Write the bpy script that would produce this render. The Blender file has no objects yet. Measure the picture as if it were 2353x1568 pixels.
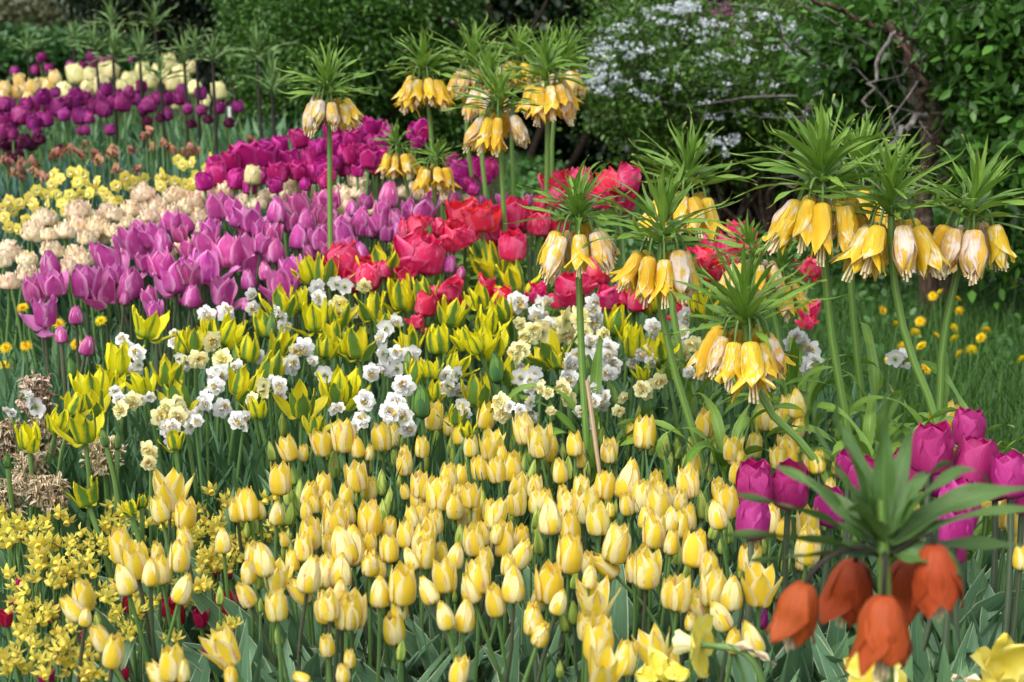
import bpy, math, random
import numpy as np
from mathutils import Vector, Matrix
R = math.radians
rng = np.random.default_rng(7)
random.seed(7)
sc = bpy.context.scene
col = sc.collection

# ------------------------------------------------------------------ camera, sky, sun
H, PITCH, F = 1.0, R(11.6), 3268.0          # eye height, downward pitch, focal length in photo units (2353 wide)
cam = bpy.data.cameras.new('camera'); cam.lens = 50; cam.sensor_width = 36
cam.clip_start = .05; cam.clip_end = 600
cam.dof.use_dof = True; cam.dof.focus_distance = 2.15; cam.dof.aperture_fstop = 7.5
co = bpy.data.objects.new('camera', cam); col.objects.link(co)
co.location = (0, 0, H); co.rotation_euler = (R(90) - PITCH, 0, 0)
sc.camera = co
SUN_EL, SUN_AZ = 58, 215                    # azimuth the light comes from, clockwise from +Y
w = bpy.data.worlds.new('World'); sc.world = w; w.use_nodes = True
nt = w.node_tree; sky = nt.nodes.new('ShaderNodeTexSky'); sky.sky_type = 'NISHITA'; sky.sun_disc = False
sky.sun_elevation = R(SUN_EL); sky.sun_rotation = R(SUN_AZ); sky.air_density = .8; sky.dust_density = 3; sky.ozone_density = .6
hz = nt.nodes.new('ShaderNodeHueSaturation'); hz.inputs['Saturation'].default_value = .45       # thin cloud greys the sky
nt.links.new(sky.outputs[0], hz.inputs['Color']); nt.links.new(hz.outputs[0], nt.nodes['Background'].inputs[0]); nt.nodes['Background'].inputs[1].default_value = .15
sd = bpy.data.lights.new('sun', 'SUN'); sd.energy = 1.6; sd.angle = R(60); sd.color = (1, .96, .88)
so = bpy.data.objects.new('sun', sd); col.objects.link(so)
az = R(SUN_AZ); dv = Vector((math.sin(az) * math.cos(R(SUN_EL)), math.cos(az) * math.cos(R(SUN_EL)), math.sin(R(SUN_EL))))
so.rotation_euler = dv.to_track_quat('Z', 'Y').to_euler(); so.location = (0, 0, 8)
sc.view_settings.view_transform = 'Standard'; sc.view_settings.look = 'None'
sc.view_settings.exposure = .95; sc.view_settings.gamma = 1
sc.cycles.use_denoising = True
sc.cycles.max_bounces = 7; sc.cycles.diffuse_bounces = 4; sc.cycles.transmission_bounces = 4; sc.cycles.transparent_max_bounces = 6

# ------------------------------------------------------------------ pixel <-> place
CP, SP = math.cos(PITCH), math.sin(PITCH)
def ray(x, y):
    u, v = (x - 1176.5) / F, -(y - 784) / F
    return np.array([u, CP + v * SP, -SP + v * CP])
def at(x, y, d):
    r = ray(x, y); return np.array([0, 0, H]) + r * (d / r[1])
def sst(a, b, x):
    t = np.clip((x - a) / (b - a), 0, 1); return t * t * (3 - 2 * t)
def ground(x, y):
    lf = 1 - sst(-.1, .6, x)
    return lf * (.2 * sst(2.7, 4.4, y) + .1 * sst(5, 7.5, y))
TX = {0: 0.0, 1: 746.8, 2: 1548.8}
TILE = {'A': (0, 0), 'H': (1, 0), 'I': (2, 0), 'B': (0, 1), 'C': (1, 1), 'D': (2, 1), 'E': (0, 2), 'J': (1, 2), 'G': (2, 2)}
def tp(t, x, y):
    i, j = TILE[t]; return TX[i] + x * .3418, (0, 517, 1034)[j] + y * .3418

# ------------------------------------------------------------------ mesh building
class MB:
    def __init__(s): s.v = []; s.f = []; s.uv = []; s.n = 0; s.m = []
    def patch(s, P, uv=None, wrap=False, mat=0):
        P = np.asarray(P, float); nv, nu = P.shape[:2]
        if uv is None:
            U, V = np.meshgrid(np.linspace(0, 1, nu), np.linspace(0, 1, nv)); uv = np.stack([U, V], -1)
        idx = np.arange(nv * nu).reshape(nv, nu) + s.n
        if wrap: idx = np.concatenate([idx, idx[:, :1]], 1)
        q = np.stack([idx[:-1, :-1], idx[:-1, 1:], idx[1:, 1:], idx[1:, :-1]], -1).reshape(-1, 4)
        s.v.append(P.reshape(-1, 3)); s.uv.append(np.asarray(uv).reshape(-1, 2)); s.f.append(q); s.m.append(np.full(len(q), mat)); s.n += nv * nu
    def raw(s, V, Fq, UV, mat=0):
        s.v.append(V); s.uv.append(UV); s.f.append(Fq + s.n); s.m.append(np.full(len(Fq), mat)); s.n += len(V)
    def tube(s, pts, rad, n=6, mat=0):
        pts = np.asarray(pts, float); rad = np.broadcast_to(np.asarray(rad, float), (len(pts),))
        T = np.gradient(pts, axis=0); T /= np.linalg.norm(T, axis=1)[:, None] + 1e-9
        a = np.array([1., 0, 0]) if abs(T[0][0]) < .8 else np.array([0, 1., 0])
        X = np.cross(T, a); X /= np.linalg.norm(X, axis=1)[:, None]; Y = np.cross(T, X)
        th = np.linspace(0, 2 * np.pi, n, endpoint=False)
        P = pts[:, None] + rad[:, None, None] * (np.cos(th)[None, :, None] * X[:, None] + np.sin(th)[None, :, None] * Y[:, None])
        s.patch(P, wrap=True, mat=mat)
    def xf(s, M):       # transform everything so far
        A = np.array(M); s.v = [v @ A[:3, :3].T + A[:3, 3] for v in s.v]; return s
    def add(s, o, M=None):
        for v, u, f, m in zip(o.v, o.uv, o.f, o.m):
            if M is not None:
                A = np.array(M); v = v @ A[:3, :3].T + A[:3, 3]
            s.v.append(v); s.uv.append(u); s.f.append(f + s.n); s.m.append(m)
        s.n += o.n
    def mesh(s, name, mats, smooth=True):
        me = bpy.data.meshes.new(name)
        V = np.concatenate(s.v); UV = np.concatenate(s.uv)
        tot = sum(f.size for f in s.f)
        me.vertices.add(len(V)); me.vertices.foreach_set('co', V.astype(np.float32).ravel())
        L = np.concatenate([f.ravel() for f in s.f]); sz = np.concatenate([np.full(len(f), f.shape[1]) for f in s.f])
        me.loops.add(tot); me.loops.foreach_set('vertex_index', L.astype(np.int32))
        me.polygons.add(len(sz)); st = np.concatenate([[0], np.cumsum(sz)[:-1]])
        me.polygons.foreach_set('loop_start', st.astype(np.int32)); me.polygons.foreach_set('loop_total', sz.astype(np.int32))
        me.polygons.foreach_set('material_index', np.concatenate(s.m).astype(np.int32))
        me.polygons.foreach_set('use_smooth', np.full(len(sz), smooth))
        uvl = me.uv_layers.new(name='uv'); uvl.data.foreach_set('uv', UV[L].astype(np.float32).ravel())
        for m in (mats if isinstance(mats, (list, tuple)) else [mats]): me.materials.append(m)
        me.update(); me.validate(); return me

def sp(cps, n=None, v=None):      # smooth curve through control points (monotone-ish hermite)
    x = np.array([c[0] for c in cps], float); y = np.array([c[1] for c in cps], float)
    m = np.gradient(y, x)
    i = np.clip(np.searchsorted(x, v, side='right') - 1, 0, len(x) - 2)
    h = x[i + 1] - x[i]; t = (v - x[i]) / h
    return ((2*t**3-3*t**2+1)*y[i] + (t**3-2*t**2+t)*h*m[i] + (-2*t**3+3*t**2)*y[i+1] + (t**3-t**2)*h*m[i+1])

def petal(mb, phi, rp, zp, wp, nu=9, nv=13, wave=0., jag=0., lean=0., cupk=1.1, flare=0., twist=0., rs=1., off=(0, 0, 0), mat=0, fold=0.):
    v = np.linspace(0, 1, nv); u = np.linspace(-1, 1, nu)
    r = np.maximum(sp(rp, v=v), .004) * rs; z = sp(zp, v=v); wd = np.maximum(sp(wp, v=v), .002)
    ph1, ph2, k = rng.uniform(0, 6.28, 3)[0], rng.uniform(0, 6.28), rng.uniform(1.5, 3)
    Rr, U = np.meshgrid(r, u, indexing='ij'); Z = np.repeat(z[:, None], nu, 1); W = np.repeat(wd[:, None], nu, 1); V = np.repeat(v[:, None], nu, 1)
    if jag: W = W * (1 + jag * rng.normal(size=(nv, 1)) * (V > .3))
    T = U * W; Rc = np.maximum(Rr * cupk, W * 1.03)
    drop = Rc - np.sqrt(np.maximum(Rc**2 - T**2, 0))
    rad = Rr - drop + flare * (U**2) * V * W - fold * (1 - np.abs(U)) * W * .3
    rad = rad + wave * np.sin(k * 3 * V + ph1 + U * 2.2) * np.abs(U)**1.5 * V + wave * .6 * np.sin(5 * U + ph2) * V**2
    T = T + twist * V**2 + wave * .5 * np.sin(4 * V + ph2) * V
    Z = Z + wave * .8 * np.sin(6 * U + ph1) * V**3
    Z = Z + rad * 0 
    if lean:
        rad2 = rad * math.cos(lean * 1) + Z * math.sin(lean); Z = Z * math.cos(lean) - rad * math.sin(lean); rad = rad2
    c, s_ = math.cos(phi), math.sin(phi)
    P = np.stack([rad * c - T * s_ + off[0], rad * s_ + T * c + off[1], Z + off[2]], -1)
    mb.patch(P, mat=mat)

# ------------------------------------------------------------------ materials
def nodes(name):
    m = bpy.data.materials.new(name); m.use_nodes = True; t = m.node_tree; t.nodes.clear(); return m, t
class G:
    def __init__(s, t): s.t = t
    def n(s, ty, **k):
        x = s.t.nodes.new(ty)
        for a, b in k.items(): setattr(x, a, b)
        return x
    def lk(s, a, b): s.t.links.new(a, b)
    def math(s, op, a, b=None, clamp=False):
        x = s.n('ShaderNodeMath', operation=op, use_clamp=clamp)
        for i, q in enumerate((a, b)):
            if q is None: continue
            if isinstance(q, (int, float)): x.inputs[i].default_value = q
            else: s.lk(q, x.inputs[i])
        return x.outputs[0]
    def mix(s, f, a, b, mode='MIX'):
        x = s.n('ShaderNodeMix', data_type='RGBA', blend_type=mode)
        for i, q in ((0, f), (6, a), (7, b)):
            if isinstance(q, (int, float)): x.inputs[i].default_value = q
            elif isinstance(q, (tuple, list)): x.inputs[i].default_value = (*q[:3], 1)
            else: s.lk(q, x.inputs[i])
        return x.outputs[2]
    def ramp(s, v, a, b, lo=0., hi=1.):
        x = s.n('ShaderNodeMapRange', interpolation_type='SMOOTHSTEP'); s.lk(v, x.inputs[0])
        for i, q in enumerate((a, b, lo, hi)): x.inputs[i + 1].default_value = q
        return x.outputs[0]
    def noise(s, vec, scale, detail=2, rough=.5, dist=0.):
        x = s.n('ShaderNodeTexNoise'); x.inputs['Scale'].default_value = scale; x.inputs['Detail'].default_value = detail
        x.inputs['Roughness'].default_value = rough; x.inputs['Distortion'].default_value = dist
        if vec is not None: s.lk(vec, x.inputs['Vector'])
        return x.outputs[0]
def finish(g, color, rough=.5, spec=.4, trans=.25, tcol=None, bump=None, bumpd=.001, sheen=0.):
    p = g.n('ShaderNodeBsdfPrincipled'); o = g.n('ShaderNodeOutputMaterial')
    if isinstance(color, tuple): p.inputs['Base Color'].default_value = (*color, 1)
    else: g.lk(color, p.inputs['Base Color'])
    p.inputs['Roughness'].default_value = rough; p.inputs['Specular IOR Level'].default_value = spec
    if bump is not None:
        b = g.n('ShaderNodeBump'); b.inputs['Distance'].default_value = bumpd; b.inputs['Strength'].default_value = 1
        g.lk(bump, b.inputs['Height']); g.lk(b.outputs[0], p.inputs['Normal'])
    if trans:
        tr = g.n('ShaderNodeBsdfTranslucent')
        if isinstance(color, tuple): tr.inputs[0].default_value = (*color, 1)
        else: g.lk(color, tr.inputs[0])
        mx = g.n('ShaderNodeMixShader'); mx.inputs[0].default_value = trans
        g.lk(p.outputs[0], mx.inputs[1]); g.lk(tr.outputs[0], mx.inputs[2]); g.lk(mx.outputs[0], o.inputs[0])
    else: g.lk(p.outputs[0], o.inputs[0])

def petal_mat(name, mid, edge, base=None, base_h=.18, band=(.25, .75), nz=.35, streak=None, streak_w=.12, streak_amt=0., blotch=None, blotch_r=(.5, .6), inside=None, inside_amt=1., trans=.3,
              var=.08, hue=.02, rough=.45, tip=None, veins=.12, vary_band=0.):
    m, t = nodes(name); g = G(t)
    uv = g.n('ShaderNodeUVMap'); uv.uv_map = 'uv'; sx = g.n('ShaderNodeSeparateXYZ'); g.lk(uv.outputs[0], sx.inputs[0])
    oi = g.n('ShaderNodeObjectInfo'); rnd = oi.outputs['Random']
    s = g.math('ABSOLUTE', g.math('SUBTRACT', g.math('MULTIPLY', sx.outputs[0], 2), 1)); v = sx.outputs[1]
    def vec(a, b):
        c = g.n('ShaderNodeCombineXYZ'); g.lk(g.math('MULTIPLY', sx.outputs[0], a), c.inputs[0]); g.lk(g.math('MULTIPLY', v, b), c.inputs[1]); g.lk(g.math('MULTIPLY', rnd, 40), c.inputs[2]); return c.outputs[0]
    geo = g.n('ShaderNodeNewGeometry'); tc = g.n('ShaderNodeTexCoord')
    n1 = g.noise(vec(6, 1.3), 1.6, 3); n2 = g.noise(vec(26, 1.6), 1.5, 2)
    # object-space noise differs from petal to petal
    ob = g.n('ShaderNodeVectorMath', operation='ADD'); cc = g.n('ShaderNodeCombineXYZ'); g.lk(g.math('MULTIPLY', rnd, 30), cc.inputs[0]); g.lk(tc.outputs['Object'], ob.inputs[0]); g.lk(cc.outputs[0], ob.inputs[1])
    n3 = g.noise(ob.outputs[0], 3.0, 3)
    e = g.math('ADD', s, g.math('MULTIPLY', g.math('SUBTRACT', n1, .5), nz * 2))
    e = g.math('ADD', e, g.math('MULTIPLY', g.math('SUBTRACT', n3, .5), nz * 1.2))
    if vary_band: e = g.math('ADD', e, g.math('MULTIPLY', g.math('SUBTRACT', rnd, .5), vary_band))
    c = g.mix(g.ramp(e, band[0], band[1]), mid, edge)
    if streak:
        k = g.math('SUBTRACT', 1, g.math('DIVIDE', g.math('ABSOLUTE', g.math('SUBTRACT', e, (band[0] + band[1]) / 2 + .06)), streak_w, clamp=True))
        k = g.math('MULTIPLY', k, g.ramp(n2, .42, .56)); k = g.math('MULTIPLY', k, g.ramp(n3, .46, .56)); k = g.math('MULTIPLY', k, g.ramp(rnd, .25, .75, .15, 1.))
        c = g.mix(g.math('MULTIPLY', k, streak_amt), c, streak)
    if blotch: c = g.mix(g.ramp(g.math('ADD', g.math('MULTIPLY', n3, .6), g.math('MULTIPLY', n1, .4)), *blotch_r), c, blotch)
    if tip: c = g.mix(g.ramp(v, .82, .98, 0, .8), c, tip)
    if base: c = g.mix(g.ramp(v, base_h, 0.), c, base)
    if inside: c = g.mix(g.math('MULTIPLY', geo.outputs['Backfacing'], inside_amt), c, inside)
    # fine veins running up the petal
    c = g.mix(g.ramp(n2, .3, .75, 0, veins), c, tuple(x * .45 for x in mid))
    hs = g.n('ShaderNodeHueSaturation'); g.lk(c, hs.inputs['Color'])
    g.lk(g.math('ADD', g.math('MULTIPLY', g.math('SUBTRACT', rnd, .5), hue * 2), .5), hs.inputs['Hue'])
    r2 = g.math('FRACT', g.math('MULTIPLY', rnd, 17.3)); g.lk(g.math('ADD', g.math('MULTIPLY', g.math('SUBTRACT', r2, .5), var * 2), 1), hs.inputs['Value'])
    finish(g, hs.outputs[0], rough=rough, spec=.25, trans=trans, bump=n2, bumpd=.0006)
    return m

def leaf_mat(name, c1, c2, margin=None, trans=.15, rough=.42, spec=.45, island=False, vein=.3, use_u=False, tipc=None):
    m, t = nodes(name); g = G(t)
    uv = g.n('ShaderNodeUVMap'); uv.uv_map = 'uv'; sx = g.n('ShaderNodeSeparateXYZ'); g.lk(uv.outputs[0], sx.inputs[0])
    geo = g.n('ShaderNodeNewGeometry'); tc = g.n('ShaderNodeTexCoord')
    rnd = sx.outputs[0] if use_u else (geo.outputs['Random Per Island'] if island else g.n('ShaderNodeObjectInfo').outputs['Random'])
    nz = g.noise(tc.outputs['Object'], 9, 2)
    c = g.mix(g.math('ADD', g.math('MULTIPLY', rnd, .75), g.math('MULTIPLY', g.math('SUBTRACT', nz, .35), .6), clamp=True), c1, c2)
    bump = None
    if not use_u:
        cmb = g.n('ShaderNodeCombineXYZ'); g.lk(g.math('MULTIPLY', sx.outputs[0], 22), cmb.inputs[0]); g.lk(g.math('MULTIPLY', sx.outputs[1], 1.5), cmb.inputs[1])
        ns = g.noise(cmb.outputs[0], 1.0, 2); bump = ns
        c = g.mix(g.ramp(ns, .35, .7, 0, vein), c, tuple(x * .5 for x in c1))
        s = g.math('ABSOLUTE', g.math('SUBTRACT', g.math('MULTIPLY', sx.outputs[0], 2), 1))
        c = g.mix(g.ramp(s, .14, .0, 0, .25), c, tuple(min(1, x * 1.8) for x in c2))
        if margin: c = g.mix(g.ramp(g.math('ADD', s, g.math('MULTIPLY', g.math('SUBTRACT', nz, .5), .1)), .88, .95), c, margin)
    if tipc: c = g.mix(g.ramp(sx.outputs[1], .9, 1.0, 0, .9), c, tipc)
    finish(g, c, rough=rough, spec=spec, trans=trans, bump=bump, bumpd=.0012)
    return m

M = {}
M['striped'] = petal_mat('striped_petal', (.90, .69, .055), (.92, .84, .42), base=(.70, .60, .08), band=(.36, .66), nz=.42, streak=(.70, .05, .12), streak_amt=1., streak_w=.2, tip=(.84, .60, .05), trans=.34, hue=.006, vary_band=.35, veins=.10, var=.05)
M['bud'] = petal_mat('bud_petal', (.24, .38, .06), (.62, .68, .16), base=(.20, .33, .05), band=(.35, .95), nz=.4, trans=.25, hue=.02, veins=.25, vary_band=.9)
M['flame'] = petal_mat('flamed_petal', (.10, .22, .035), (.80, .71, .015), base=(.14, .28, .04), base_h=.50, band=(.22, .72), nz=.42, inside=(.86, .75, .012), inside_amt=.7, trans=.34, hue=.01, veins=.25, vary_band=.8)
M['greenbud'] = petal_mat('green_bud_petal', (.07, .16, .05), (.16, .28, .05), band=(.3, .95), nz=.25, trans=.2, veins=.3)
M['lilac'] = petal_mat('lilac_petal', (.52, .070, .31), (.86, .46, .70), base=(.66, .44, .36), base_h=.12, band=(.62, 1.04), nz=.16, blotch=(.68, .20, .46), blotch_r=(.48, .66), inside=(.72, .24, .52), trans=.33, veins=.22, hue=.018, var=.18)
M['red'] = petal_mat('red_petal', (.70, .026, .115), (.86, .20, .34), band=(.5, 1.1), nz=.45, blotch=(.80, .11, .24), blotch_r=(.48, .62), inside=(.72, .02, .065), trans=.3, veins=.12, hue=.015, var=.12)
M['magenta'] = petal_mat('magenta_petal', (.42, .010, .17), (.70, .08, .40), band=(.6, 1.08), nz=.2, inside=(.55, .02, .26), trans=.3, veins=.2, var=.15)
M['rose'] = petal_mat('rose_petal', (.38, .022, .18), (.50, .045, .26), band=(.3, 1.0), nz=.4, inside=(.46, .012, .18), trans=.28, veins=.15, rough=.38, var=.1)
M['peach'] = petal_mat('peach_petal', (.94, .87, .62), (.95, .68, .56), band=(.35, 1.0), nz=.5, blotch=(.90, .70, .26), blotch_r=(.52, .66), trans=.3, hue=.015, veins=.06)
M['cream'] = petal_mat('cream_petal', (.80, .74, .34), (.84, .78, .44), band=(.4, 1.1), trans=.3, base=(.6, .6, .2), hue=.012, veins=.06)
M['apricot'] = petal_mat('apricot_petal', (.84, .55, .12), (.86, .74, .44), band=(.3, .9), trans=.3, hue=.012)
M['purple'] = petal_mat('purple_petal', (.24, .012, .13), (.40, .05, .26), band=(.3, 1.1), trans=.28, hue=.015, var=.15)
M['maroon'] = petal_mat('maroon_petal', (.07, .006, .03), (.16, .015, .08), band=(.3, 1.1), trans=.2)
M['crimson'] = petal_mat('crimson_petal', (.42, .008, .07), (.55, .05, .18), band=(.5, 1.1), trans=.3)
M['white'] = petal_mat('white_petal', (.90, .90, .86), (.92, .92, .90), base=(.72, .62, .22), base_h=.25, band=(.3, .9), trans=.3, hue=0, var=.04, veins=.04)
M['pale'] = petal_mat('pale_petal', (.90, .85, .40), (.92, .88, .56), base=(.74, .62, .12), base_h=.2, band=(.3, .9), trans=.3, hue=.01, veins=.04)
M['corona'] = petal_mat('corona_petal', (.82, .56, .08), (.84, .70, .30), band=(.2, .8), trans=.3, hue=.01)
M['lemon'] = petal_mat('lemon_petal', (.88, .73, .09), (.90, .80, .22), band=(.3, 1.), trans=.36, hue=.01, var=.12, veins=.06)
M['bell'] = petal_mat('bell_petal', (.90, .56, .022), (.90, .68, .09), base=(.84, .62, .06), band=(.3, 1.), nz=.4, blotch=(.92, .84, .62), blotch_r=(.53, .62), streak=(.62, .34, .10), streak_amt=.5, streak_w=.2, trans=.33, hue=.008, veins=.3)
M['oldbell'] = petal_mat('old_bell_petal', (.86, .58, .07), (.80, .58, .34), band=(.4, .9), nz=.5, blotch=(.90, .80, .70), blotch_r=(.47, .56), streak=(.45, .22, .10), streak_amt=.7, streak_w=.25, trans=.3, hue=.01, veins=.25, var=.12)
M['orange'] = petal_mat('orange_petal', (.30, .055, .016), (.46, .12, .030), base=(.20, .075, .06), base_h=.62, band=(.2, .9), nz=.4, streak=(.26, .05, .03), streak_amt=.6, streak_w=.3, blotch=(.44, .20, .13), blotch_r=(.46, .58), inside=(.50, .09, .02), trans=.26, veins=.5, hue=.004)
M['dandelion'] = petal_mat('dandelion_petal', (.88, .66, .01), (.88, .70, .02), trans=.2, veins=.05)
M['brown'] = petal_mat('brown_petal', (.36, .20, .10), (.80, .70, .50), nz=.6, band=(.2, .8), trans=.15, var=.3)
M['rust'] = petal_mat('rust_petal', (.26, .11, .055), (.42, .22, .13), nz=.6, band=(.2, .8), trans=.15, var=.3)
M['stamen'] = petal_mat('stamen', (.80, .68, .40), (.80, .68, .40), trans=.1)
M['leaf'] = leaf_mat('tulip_leaf', (.085, .19, .075), (.16, .30, .13))
M['vleaf'] = leaf_mat('margined_leaf', (.080, .18, .09), (.15, .29, .145), margin=(.44, .54, .32))
M['nleaf'] = leaf_mat('narcissus_leaf', (.065, .17, .07), (.13, .27, .11), island=True)
M['tleaf'] = leaf_mat('teal_leaf', (.035, .105, .065), (.085, .19, .125), island=True)
M['crown'] = leaf_mat('crown_leaf', (.11, .24, .024), (.26, .43, .060), island=True, rough=.33, spec=.5, trans=.22, tipc=(.40, .42, .10))
M['crowndark'] = leaf_mat('dark_crown_leaf', (.060, .14, .028), (.13, .24, .055), island=True, rough=.38, spec=.45, trans=.15)
M['crownfar'] = leaf_mat('far_crown_leaf', (.10, .20, .05), (.20, .32, .09), island=True, tipc=(.35, .28, .12))
M['stem'] = leaf_mat('stem', (.10, .21, .055), (.16, .28, .075), trans=0, rough=.45)
M['darkstem'] = leaf_mat('dark_stem', (.06, .10, .045), (.10, .10, .055), trans=0, rough=.5)
M['greystem'] = leaf_mat('grey_stem', (.085, .13, .07), (.11, .14, .085), trans=0, rough=.5)
M['blackstem'] = leaf_mat('black_stem', (.018, .014, .010), (.03, .02, .012), trans=0, rough=.6)
M['istem'] = leaf_mat('imperial_stem', (.13, .25, .05), (.19, .33, .075), trans=0, rough=.38, vein=.5)
def bark_mat(name, a, b, lichen):
    m, t = nodes(name); g = G(t); tc = g.n('ShaderNodeTexCoord'); mp = g.n('ShaderNodeMapping'); mp.inputs['Scale'].default_value = (1, 1, .22); g.lk(tc.outputs['Object'], mp.inputs[0])
    n1 = g.noise(mp.outputs[0], 90, 5, .7, .6); n2 = g.noise(tc.outputs['Object'], 14, 4, .6); n3 = g.noise(tc.outputs['Object'], 30, 3, .6)
    c = g.mix(g.ramp(n1, .35, .65), a, b); c = g.mix(g.ramp(n2, .54, .62, 0, .7), c, lichen); c = g.mix(g.ramp(n3, .6, .7, 0, .6), c, tuple(x * .4 for x in a))
    finish(g, c, rough=.95, spec=.1, trans=0, bump=n1, bumpd=.012); return m
M['bark'] = bark_mat('bark', (.050, .032, .022), (.15, .10, .072), (.20, .19, .15))
M['greybark'] = bark_mat('grey_bark', (.10, .085, .078), (.24, .22, .20), (.34, .35, .31))
M['darkbark'] = leaf_mat('dark_bark', (.018, .013, .010), (.04, .028, .02), trans=0, rough=.9, spec=.1)
M['f_green'] = leaf_mat('bright_foliage', (.012, .042, .005), (.085, .22, .020), use_u=True, trans=.22)
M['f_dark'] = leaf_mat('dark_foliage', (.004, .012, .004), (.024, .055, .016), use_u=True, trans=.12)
M['f_spirea'] = leaf_mat('spirea_foliage', (.018, .055, .007), (.11, .24, .022), use_u=True, trans=.25)
M['f_right'] = leaf_mat('broad_foliage', (.015, .056, .009), (.11, .275, .034), use_u=True, trans=.25, rough=.38)
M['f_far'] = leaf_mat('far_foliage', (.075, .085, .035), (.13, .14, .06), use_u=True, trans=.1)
M['f_hedge'] = leaf_mat('hedge_foliage', (.03, .10, .025), (.07, .18, .04), use_u=True, trans=.2)
M['f_white'] = leaf_mat('spirea_blossom', (.58, .64, .70), (.80, .84, .86), use_u=True, trans=.3)
M['f_pink'] = leaf_mat('azalea_blossom', (.45, .08, .32), (.62, .16, .48), use_u=True, trans=.3)
M['grass'] = leaf_mat('grass_blade', (.020, .075, .008), (.085, .21, .025), island=True, trans=.25)
M['weed'] = leaf_mat('weed_leaf', (.022, .08, .012), (.075, .20, .035), use_u=True, trans=.2)
M['cane'] = leaf_mat('cane_wood', (.42, .28, .17), (.52, .37, .24), trans=0, rough=.7)
m, t = nodes('label_plastic'); finish(G(t), (.7, .7, .68), trans=0); M['plastic'] = m
m, t = nodes('soil'); g = G(t); tc = g.n('ShaderNodeTexCoord'); n1 = g.noise(tc.outputs['Object'], 6, 6, .7); n2 = g.noise(tc.outputs['Object'], 45, 4, .7)
finish(g, g.mix(g.ramp(n1, .35, .7), g.mix(n2, (.018, .013, .009), (.05, .036, .025)), (.028, .04, .014)), rough=.95, spec=.1, trans=0, bump=n2, bumpd=.02); M['soil'] = m

# ------------------------------------------------------------------ objects
def link(o, parent=None):
    col.objects.link(o)
    if parent is not None: o.parent = parent
    return o
def part(name, me, parent, loc=(0, 0, 0), rot=(0, 0, 0), scale=1.):
    o = bpy.data.objects.new(name, me); link(o, parent); o.location = loc; o.rotation_euler = rot
    o.scale = (scale,) * 3 if isinstance(scale, (int, float)) else scale
    return o
def thing(name, label, cat, loc, group=None, me=None):
    o = bpy.data.objects.new(name, me); link(o); o.location = loc; o['label'] = label; o['category'] = cat
    if group: o['group'] = group
    if me is None: o.empty_display_size = .05
    return o
def stuff(name, me, label, cat):
    o = thing(name, label, cat, (0, 0, 0), None, me); o['kind'] = 'stuff'; return o
def struct(name, me):
    o = bpy.data.objects.new(name, me); link(o); o['kind'] = 'structure'; return o

ONES = 'zero one two three four five six seven eight nine ten eleven twelve thirteen fourteen fifteen sixteen seventeen eighteen nineteen'.split()
TENS = 'x x twenty thirty forty fifty sixty seventy eighty ninety'.split()
def num(n):
    n = int(max(1, min(99, n)))
    return ONES[n] if n < 20 else TENS[n // 10] + ('-' + ONES[n % 10] if n % 10 else '')
used = set()
def place_label(look, x, y):
    px, py = round(x / 23.53), round(y / 15.68)
    for dx, dy in ((0, 0), (0, 1), (1, 0), (-1, 0), (0, -1), (1, 1), (-1, -1), (1, -1), (-1, 1), (2, 0), (0, 2), (-2, 0), (0, -2), (2, 1), (1, 2)):
        s = f'{look}, {num(px + dx)} percent across and {num(py + dy)} percent down the photo'
        if s not in used: break
    used.add(s); return s

# ------------------------------------------------------------------ flower heads (unit height, base at origin, axis +z)
u = lambda a, b: float(rng.uniform(a, b))
def cup(mats, top=.2, body=.30, point=0., wave=.01, jag=0., wmax=.31, spread=0, splay=0., name='blossom', droop=None, lip=0., n=3, wt=.17, seedv=0, closed=False):
    mb = MB()
    for ring in range(2):
        for k in range(n):
            ph = k * 2 * math.pi / n + (math.pi / n if ring else 0) + rng.normal() * .06
            tt = top * (1 + rng.normal() * .12) + (0 if ring else lip)
            hz = 1 - (0 if ring else .04) + rng.normal() * .03
            b = body * (1 if not ring else .92)
            rp = [(0, .02), (.12, b * .72), (.38, b), (.72, b * .55 + tt * .5), (1, tt)]
            zp = [(0, 0), (.12, .06), (.38, .33 * hz), (.72, .72 * hz), (1, hz)]
            wp = [(0, .06), (.2, wmax * .82), (.45, wmax), (.75, wt * 1.25), (.93, wt * .45 * (1 - point * .5)), (1, .006)]
            ln = splay * u(0, 1) if not ring else splay * .25 * u(-.5, 1)
            if droop and (ring * n + k) in droop: ln = droop[ring * n + k]
            petal(mb, ph, rp, zp, wp, wave=wave, jag=jag, rs=1.0 if not ring else .95, lean=ln)
    # centre: pistil
    mb.tube([(0, 0, .02), (0, 0, .3)], [.05, .035], 6)
    return mb.mesh(name, mats)
def V(fn, n): return [fn(i) for i in range(n)]
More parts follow.
